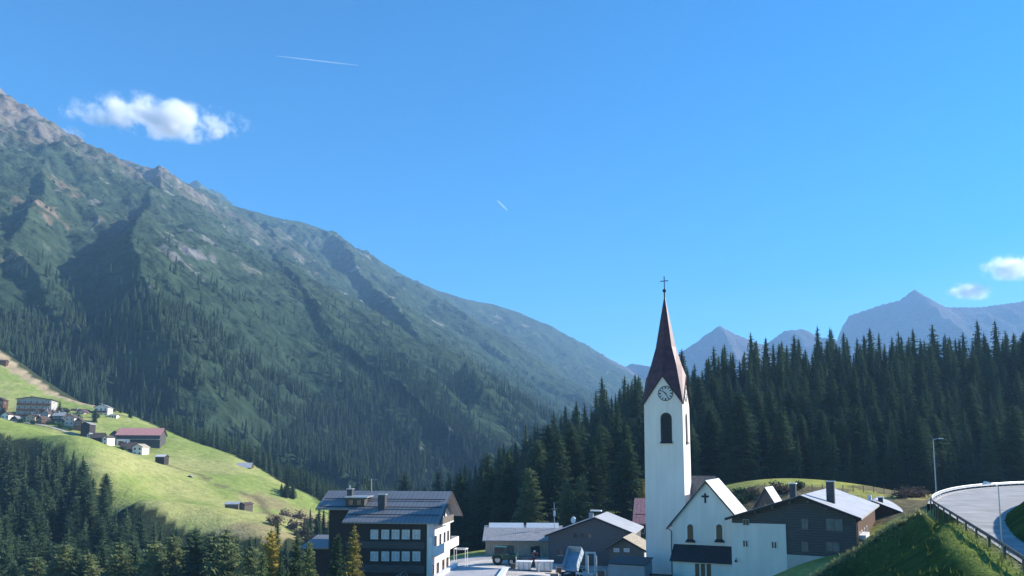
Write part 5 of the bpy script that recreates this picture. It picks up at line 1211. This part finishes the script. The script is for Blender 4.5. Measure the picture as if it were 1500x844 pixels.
# ================================================================== MACHINES AND GOODS IN THE YARD
def wheel(par, x, y, r, w, rim='paint_cream'):
    n = 20; prof = [(r * .55, -w / 2), (r * .93, -w / 2), (r, -w * .3), (r, w * .3), (r * .93, w / 2), (r * .55, w / 2)]
    vs = []; fs = []
    for i in range(n):
        a = 2 * math.pi * i / n
        for (q, p) in prof: vs.append((x + q * math.cos(a), y + p, r + q * math.sin(a)))
    k = len(prof)
    for i in range(n):
        for j in range(k): fs.append((i * k + j, i * k + (j + 1) % k, ((i + 1) % n) * k + (j + 1) % k, ((i + 1) % n) * k + j))
    wh = MB().add(vs, fs).build('wheel', M['rubber'], par, True)
    d = MB(); d.prism([(x + r * .56 * math.cos(2 * math.pi * i / n), y - w * .32, r + r * .56 * math.sin(2 * math.pi * i / n)) for i in range(n)], [(x + r * .56 * math.cos(2 * math.pi * i / n), y + w * .32, r + r * .56 * math.sin(2 * math.pi * i / n)) for i in range(n)]); d.build('rim', M[rim], wh)
    return wh
def yz(px, D): a = W(px, 800, D); return (a[0], a[1], LZ(a[0], a[1]) + .13)
# tractor
t = thing('tractor', 'green tractor with dark cab and front loader in front of the workshop', 'tractor', yz(738, 126), R(-6))
for y in (-.85, .85): wheel(t, -.95, y, .86, .5); wheel(t, 1.35, y * .9, .56, .36)
MB().prism([(-1.5, -.42, .7), (2.1, -.36, .7), (2.1, -.36, 1.45), (.35, -.42, 1.62), (-1.5, -.42, 1.2)], [(-1.5, .42, .7), (2.1, .36, .7), (2.1, .36, 1.45), (.35, .42, 1.62), (-1.5, .42, 1.2)]).build('body', M['tractor_green'], t)
cb = MB()
for x, y in ((-1.5, -.7), (-1.5, .62), (.2, -.7), (.2, .62)): cb.box(x, x + .08, y, y + .08, 1.21, 2.75)
cb.box(-1.6, .4, -.8, .8, 2.752, 2.9); cab = cb.build('cab', M['tractor_green'], t)
MB().box(-1.46, .2, -.66, .66, 1.22, 2.7).build('cab_glass', M['glass'], cab)
for s in (-1, 1):
    MB().prism([(-1.95, s * .75, 1.0), (-1.7, s * .75, 1.8), (-.3, s * .75, 1.85), (0, s * .75, 1.1)], [(-1.95, s * 1.1, 1.0), (-1.7, s * 1.1, 1.8), (-.3, s * 1.1, 1.85), (0, s * 1.1, 1.1)]).build('mudguard', M['tractor_green'], t)
MB().tube([(.75, .3, 1.5), (.75, .3, 2.7)], .05, 6).build('exhaust', M['iron'], t)
ld = MB()
for s in (-.6, .6): ld.tube([(.3, s, 1.5), (2.2, s, 1.7), (2.9, s, .7)], .09, 5)
ldo = ld.tube([(2.2, -.6, 1.7), (2.2, .6, 1.7)], .06, 5).build('loader_arm', M['tractor_green'], t)
MB().prism([(2.8, -1.0, .3), (3.5, -1.0, .25), (3.0, -1.0, .95), (2.85, -1.0, .9)], [(2.8, 1.0, .3), (3.5, 1.0, .25), (3.0, 1.0, .95), (2.85, 1.0, .9)]).build('bucket', M['iron'], ldo)
# tipper trailer, body raised
t = thing('tipper_trailer', 'tipper trailer with its blue grey body raised steeply', 'trailer', yz(842, 117), R(62))
MB().box(-1.6, 2.2, -.9, -.7, .75, .95).box(-1.6, 2.2, .7, .9, .75, .95).box(-1.6, -1.4, -.698, .698, .75, .95).box(2.0, 2.2, -.698, .698, .75, .95).build('chassis', M['iron'], t)
for x in (-.9, 0.1): 
    for y in (-1.0, 1.0): wheel(t, x, y, .48, .32)
MB().tube([(2.2, 0, .85), (3.6, 0, .6)], .1, 6).build('drawbar', M['paint_cream'], t)
a = R(47); ca, sa = math.cos(a), math.sin(a)
def tip(p): x, y, z = p; return (-1.5 + x * ca - z * sa, y, 1.0 + x * sa + z * ca)
def tbox(x0, x1, y0, y1, z0, z1): 
    b = MB().box(x0, x1, y0, y1, z0, z1); b.v = [tip(p) for p in b.v]; return b
body = tbox(0, 3.6, -1.15, 1.15, 0, .12).build('tipper_body', M['paint_blue'], t)
for b, m in ((tbox(0, 3.6, -1.15, -1.07, .122, 1.25), 'paint_blue'), (tbox(0, 3.6, 1.07, 1.15, .122, 1.25), 'paint_blue'), (tbox(3.52, 3.6, -1.068, 1.068, .122, 1.4), 'paint_cream')): b.build('side_board', M[m], body)
for x in (.9, 1.8, 2.7): tbox(x - .05, x + .05, -1.2, -1.152, .13, 1.25).build('rib', M['paint_cream'], body)
MB().tube([(.3, 0, .9), tip((2.2, 0, -.02))], [.12, .08], 8).build('hydraulic_ram', M['steel'], t)
# portal frame with a work platform
t = thing('steel_frame', 'pale steel portal frame with platform next to the tipper trailer', 'frame', yz(866, 113.5), R(-12))
Hp = W(868, 811, 113.5)[2] - t.location[2]
for x, y in ((-.75, 0), (.55, 0), (.55, 1.3), (-.75, 1.3)): MB().box(x - .14, x + .14, y - .14, y + .14, -.3, Hp * (1 if y == 0 else .88)).build('post', M['paint_cream'], t)
MB().box(-.89, .69, -.14, .14, Hp + .002, Hp + .24).build('beam', M['paint_cream'], t)
MB().box(-2.6, .4, -1.3, -.15, 1.0, 1.14).build('platform', M['paint_cream'], t)
for x in (-2.5, .3): 
    for y in (-1.22, -.25): MB().box(x - .05, x + .05, y - .05, y + .05, -.3, .998).build('leg', M['steel'], t)
MB().tube([(-2.5, -1.25, 1.14), (-2.5, -1.25, 1.95), (-1.2, -1.25, 1.95), (-1.2, -1.25, 1.14)], .05, 5).build('railing', M['paint_cream'], t)
# white skips
def skip(label, px, D, L, Wd, H, rot):
    t = thing('skip', label, 'container', yz(px, D), R(rot), 'white containers in the yard')
    MB().prism([(-L / 2 + .2, -Wd / 2 + .1, .1), (L / 2 - .2, -Wd / 2 + .1, .1), (L / 2 - .2, Wd / 2 - .1, .1), (-L / 2 + .2, Wd / 2 - .1, .1)], [(-L / 2, -Wd / 2, H), (L / 2, -Wd / 2, H), (L / 2, Wd / 2, H), (-L / 2, Wd / 2, H)]).build('tub', M['paint_white'], t)
    MB().box(-L / 2 - .06, L / 2 + .06, -Wd / 2 - .06, Wd / 2 + .06, H + .002, H + .1).build('lid', M['paint_white'], t)
    for k in range(3): x = -L / 2 + L * (k + .5) / 3; MB().box(x - .05, x + .05, -Wd / 2 - .05, -Wd / 2 + .06, .15, H).build('rib', M['steel'], t)
    for x in (-L * .35, L * .35): MB().box(x - .15, x + .15, -Wd / 2 + .15, Wd / 2 - .15, -.1, .098).build('foot', M['iron'], t)
skip('white container with grey side in front of the flatbed trailer', 768, 121, 2.4, 1.6, 1.3, -8)
skip('longer white container between the red loader and the tipper trailer', 797, 121, 2.9, 1.7, 1.5, -4)
# flatbed trailer
t = thing('flatbed_trailer', 'grey flatbed trailer on dark wheels behind the white container', 'trailer', yz(769, 127), R(-3))
MB().box(-1.6, 1.6, -.95, .95, .75, .87).build('bed', M['steel'], t); MB().box(-1.6, 1.6, -.95, -.9, .872, 1.3).box(-1.6, 1.6, .9, .95, .872, 1.3).box(-1.6, -1.55, -.898, .898, .872, 1.3).box(1.55, 1.6, -.898, .898, .872, 1.3).build('side_board', M['roof_metal'], t)
for x in (-.6, .5):
    for y in (-.8, .8): wheel(t, x, y, .37, .25, 'iron')
# red loader
t = thing('loader', 'small faded red loader with a pale beacon near the workshop door', 'loader', yz(784, 125), R(8))
for x in (-.6, .6):
    for y in (-.6, .6): wheel(t, x, y, .42, .28, 'iron')
MB().prism([(-1.0, -.45, .5), (1.0, -.45, .5), (.95, -.45, 1.1), (.1, -.45, 1.25), (-1.0, -.45, 1.2)], [(-1.0, .45, .5), (1.0, .45, .5), (.95, .45, 1.1), (.1, .45, 1.25), (-1.0, .45, 1.2)]).build('body', M['paint_red'], t)
cb = MB()
for x, y in ((-.5, -.42), (-.5, .36), (.3, -.42), (.3, .36)): cb.box(x, x + .06, y, y + .06, 1.22, 2.2)
cb.box(-.55, .42, -.48, .48, 2.202, 2.28).build('canopy', M['paint_red'], t); ball('beacon', (-.1, 0, 2.45), .2, M['paint_white'], t)
MB().tube([(-.6, .3, 1.2), (.7, .3, 1.5), (1.5, .3, .5)], .08, 5).build('lift_arm', M['iron'], t); MB().box(1.4, 1.8, -.6, .6, .2, .7).build('bucket', M['iron'], t)
# black barrels and pallets near the bottom of the yard
for k, (px, D) in enumerate([(826, 111), (832, 110.4), (839, 111.2), (829, 109.2), (836, 109.0)]):
    p = yz(px, D); t = thing('barrel', 'black barrel in the dark cluster below the tipper trailer', 'barrel', p, 0, 'black barrels in the yard')
    H = 1.35; MB().tube([(0, 0, 0), (0, 0, .1), (0, 0, .45), (0, 0, .5), (0, 0, .9), (0, 0, .95), (0, 0, H)], [.38, .4, .4, .43, .4, .43, .4], 16).build('drum', M['rubber'], t, True); MB().tube([(0, 0, H + .002), (0, 0, H + .05)], .36, 16).build('lid', M['steel'] if k % 2 else M['rubber'], t)
for k, (px, D) in enumerate([(812, 113), (856, 108.5), (884, 110)]):
    t = thing('pallet_stack', ['stack of pale pallets left of the black barrels', 'stack of pale pallets under the steel portal frame', 'stack of pale pallets beside the blue grey annexe'][k], 'pallets', yz(px, D), R(-10 + 14 * k), None)
    for j in range(6): MB().box(-.6, .6, -.4, .4, j * .15 + .06, j * .15 + .13).box(-.6, -.45, -.399, .399, j * .15, j * .15 + .058).box(.45, .6, -.399, .399, j * .15, j * .15 + .058).box(-.07, .07, -.399, .399, j * .15, j * .15 + .058).build('pallet', M['timber_tan'] if j % 2 else M['plaster_warm'], t)

# loose goods
for k, (px, D, s_, m_, lb) in enumerate([(752, 122, .7, 'timber_grey', 'grey wooden crate just behind the tractor wheel'), (818, 119, .9, 'timber_brown', 'brown wooden crate between the long white container and the tipper trailer'), (848, 121, .8, 'timber_dark', 'dark crate in the shade behind the raised tipper body'),
                                    (880, 117, .9, 'timber_grey', 'grey crate by the front corner of the small tan roofed house'), (892, 119, .7, 'timber_tan', 'pale crate at the wall of the small tan roofed house')]):
    t = thing('crate', lb, 'crate', yz(px, D), R(17 * k - 20)); b = MB()
    b.box(-s_ / 2, s_ / 2, -s_ / 2, s_ / 2, .1, s_).build('box', M[m_], t)
    MB().box(-s_ / 2 - .04, s_ / 2 + .04, -s_ / 2 - .04, s_ / 2 + .04, s_ + .002, s_ + .07).build('lid', M[m_], t)
    for q in (-1, 1): MB().box(q * s_ * .4 - .06, q * s_ * .4 + .06, -s_ / 2 - .03, s_ / 2 + .03, 0, .098).build('runner', M['timber_grey'], t)
for k, (px, D) in enumerate([(756, 123.5), (789, 119), (815, 116), (860, 112), (886, 113)]):
    t = thing('marker_post', ['pale marker post beside the tractor', 'pale marker post between the two white containers', 'pale marker post near the stack of pallets left of the barrels', 'pale marker post behind the platform of the steel frame', 'pale marker post right of the steel portal frame'][k], 'post', yz(px, D)); MB().tube([(0, 0, -.2), (0, 0, 1.5)], .07, 8).build('pole', M['paint_cream'], t); MB().tube([(0, 0, 1.502), (0, 0, 1.62)], .1, 8).build('cap', M['paint_red'] if k % 2 else M['paint_white'], t)
# ================================================================== CLOUDS AND TRAILS
def cloud(label, px0, px1, py0, py1, D, seed, dens, thr=.5, depth=.5, nscale=2.2, skew=0.0, name='cloud', g=0.0):
    a = W((px0 + px1) / 2, (py0 + py1) / 2, D); rx = (px1 - px0) / 2 * D / FPX; rz_ = (py1 - py0) / 2 * D / FPX
    bm = bmesh.new(); bmesh.ops.create_icosphere(bm, subdivisions=3, radius=1); me = bpy.data.meshes.new(name); bm.to_mesh(me); bm.free()
    o = link(name, me); o.location = a; o.scale = (rx, rx * depth, rz_); o.rotation_euler = (0, skew, 0); tag(o, label, 'cloud')
    m = bpy.data.materials.new('cloud_vapour'); nt = nodes_of(m); N = nt.nodes; L = nt.links
    out = N.new('ShaderNodeOutputMaterial'); pv = N.new('ShaderNodeVolumePrincipled'); pv.inputs['Color'].default_value = (.97, .97, .98, 1); pv.inputs['Anisotropy'].default_value = g
    tc = N.new('ShaderNodeTexCoord'); ln = N.new('ShaderNodeVectorMath'); ln.operation = 'LENGTH'; L.new(tc.outputs['Object'], ln.inputs[0])
    mp = N.new('ShaderNodeMapping'); mp.inputs['Scale'].default_value = (1, depth, rz_ / rx); mp.inputs['Location'].default_value = (seed * 3.1, seed * 1.7, seed * 2.3); L.new(tc.outputs['Object'], mp.inputs[0])
    nz = N.new('ShaderNodeTexNoise'); nz.inputs['Scale'].default_value = nscale; nz.inputs['Detail'].default_value = 7; nz.inputs['Roughness'].default_value = .68; L.new(mp.outputs[0], nz.inputs['Vector'])
    inv = N.new('ShaderNodeMath'); inv.operation = 'SUBTRACT'; inv.inputs[0].default_value = 1.0; L.new(ln.outputs['Value'], inv.inputs[1])
    ad = N.new('ShaderNodeMath'); ad.operation = 'MULTIPLY_ADD'; ad.inputs[1].default_value = .24; L.new(inv.outputs[0], ad.inputs[0]); L.new(nz.outputs['Fac'], ad.inputs[2])
    mr = N.new('ShaderNodeMapRange'); mr.inputs[1].default_value = thr + .14; mr.inputs[2].default_value = thr + .42; mr.inputs[3].default_value = 0; mr.inputs[4].default_value = dens; L.new(ad.outputs[0], mr.inputs[0])
    ed_ = N.new('ShaderNodeMapRange'); ed_.inputs[1].default_value = 0; ed_.inputs[2].default_value = .4; L.new(inv.outputs[0], ed_.inputs[0])
    mu = N.new('ShaderNodeMath'); mu.operation = 'MULTIPLY'; L.new(mr.outputs[0], mu.inputs[0]); L.new(ed_.outputs[0], mu.inputs[1]); L.new(mu.outputs[0], pv.inputs['Density']); L.new(pv.outputs[0], out.inputs['Volume']); me.materials.append(m)
    try: m.cycles.volume_step_rate = .35
    except Exception: pass
    return o
cloud('bright white elongated cloud floating above the left mountain ridge', 88, 384, 143, 203, 8600, 7, .026, .44, .45, 3.6, .10)
cloud('small white puff just touching the mountain ridge below the long cloud', 52, 132, 184, 216, 8600, 2, .022, .42, .5, 3.0, -.1)
cloud('faint wisp of cloud to the upper left of the long white cloud', 78, 130, 148, 182, 8600, 3, .006, .42, .5, 3.4)
cloud('small white cloud above the distant pointed peak', 1384, 1458, 410, 444, 8700, 4, .024, .40, .6, 2.6, g=.45)
cloud('larger white cloud at the edge of the view above the distant peaks', 1430, 1530, 370, 416, 8700, 5, .024, .40, .6, 2.8, g=.45)
def trail(label, p, q, D, r, dens):
    a, b = Vector(W(*p, D)), Vector(W(*q, D)); n = 10; t = thing('contrail', label, 'contrail', a); pts = [(b - a) * (i / n) for i in range(n + 1)]
    o = MB().tube(pts, [r * (.25 + .75 * math.sin(math.pi * (i + .6) / (n + 1.2)) ** .6) for i in range(n + 1)], 8).build('vapour', None, t)
    m = bpy.data.materials.new('contrail_vapour'); nt = nodes_of(m); out = nt.nodes.new('ShaderNodeOutputMaterial'); pv = nt.nodes.new('ShaderNodeVolumePrincipled'); pv.inputs['Color'].default_value = (1, 1, 1, 1); pv.inputs['Density'].default_value = dens
    nt.links.new(pv.outputs[0], out.inputs['Volume']); o.data.materials.append(m)
trail('long thin contrail high in the sky above the mountain', (404, 82), (526, 96), 9500, 11, .012)
trail('short bright contrail in the middle of the sky', (728, 293), (744, 309), 9500, 14, .016)
# ================================================================== AIR, LIGHT, CAMERA
hz = MB().box(-4700, 4700, -40, 6400, -100, 1300).build('haze', None)
m = bpy.data.materials.new('thin_mountain_air'); nt = nodes_of(m)
out = nt.nodes.new('ShaderNodeOutputMaterial'); pv = nt.nodes.new('ShaderNodeVolumePrincipled')
pv.inputs['Color'].default_value = (0.36, 0.64, 1.0, 1); pv.inputs['Density'].default_value = HAZE_D; pv.inputs['Anisotropy'].default_value = 0.0
nt.links.new(pv.outputs[0], out.inputs['Volume']); hz.data.materials.append(m); tag(hz, kind='stuff')

w = bpy.data.worlds.new('World'); SC.world = w; w.use_nodes = True; nt = w.node_tree; nt.nodes.clear()
out = nt.nodes.new('ShaderNodeOutputWorld'); bg = nt.nodes.new('ShaderNodeBackground'); sky = nt.nodes.new('ShaderNodeTexSky')
sky.sky_type = 'NISHITA'; sky.sun_disc = False; sky.sun_elevation = SUN_EL; sky.sun_rotation = SUN_AZ
sky.altitude = 1500; sky.air_density = 1.0; sky.dust_density = 0.6; sky.ozone_density = 2.5
hs = nt.nodes.new('ShaderNodeHueSaturation'); hs.inputs['Saturation'].default_value = SKY_SAT; hs.inputs['Hue'].default_value = SKY_HUE
nt.links.new(sky.outputs[0], hs.inputs['Color']); nt.links.new(hs.outputs[0], bg.inputs['Color']); bg.inputs['Strength'].default_value = SKY_S
nt.links.new(bg.outputs[0], out.inputs['Surface'])
sl_ = bpy.data.lights.new('sun', 'SUN'); sl_.energy = SUN_S; sl_.angle = R(0.5); sl_.color = (1.0, 0.94, 0.85)
so = bpy.data.objects.new('sun', sl_); COL.objects.link(so); so.rotation_euler = (-SUN).to_track_quat('-Z', 'Y').to_euler(); so.location = (0, 0, 50)

cam = bpy.data.cameras.new('camera'); co = bpy.data.objects.new('camera', cam); COL.objects.link(co)
cam.sensor_width = 36; cam.lens = 36 * FPX / 1500; cam.shift_y = (CYO - 422) / 1500
co.location = (0, 0, 0); co.rotation_euler = (R(90) + PITCH, 0, 0); cam.clip_start = 0.5; cam.clip_end = 30000
SC.camera = co
SC.view_settings.view_transform = 'Standard'; SC.view_settings.look = 'None'; SC.view_settings.gamma = 1; SC.view_settings.exposure = EXPO
SC.view_settings.use_curve_mapping = False
SC.render.engine = 'CYCLES'
cy = SC.cycles; cy.max_bounces = 14; cy.diffuse_bounces = 3; cy.glossy_bounces = 2; cy.transmission_bounces = 2; cy.transparent_max_bounces = 8
cy.volume_bounces = 14; cy.use_denoising = True; cy.volume_step_rate = 1.0; cy.volume_max_steps = 256
cy.sample_clamp_indirect = 8
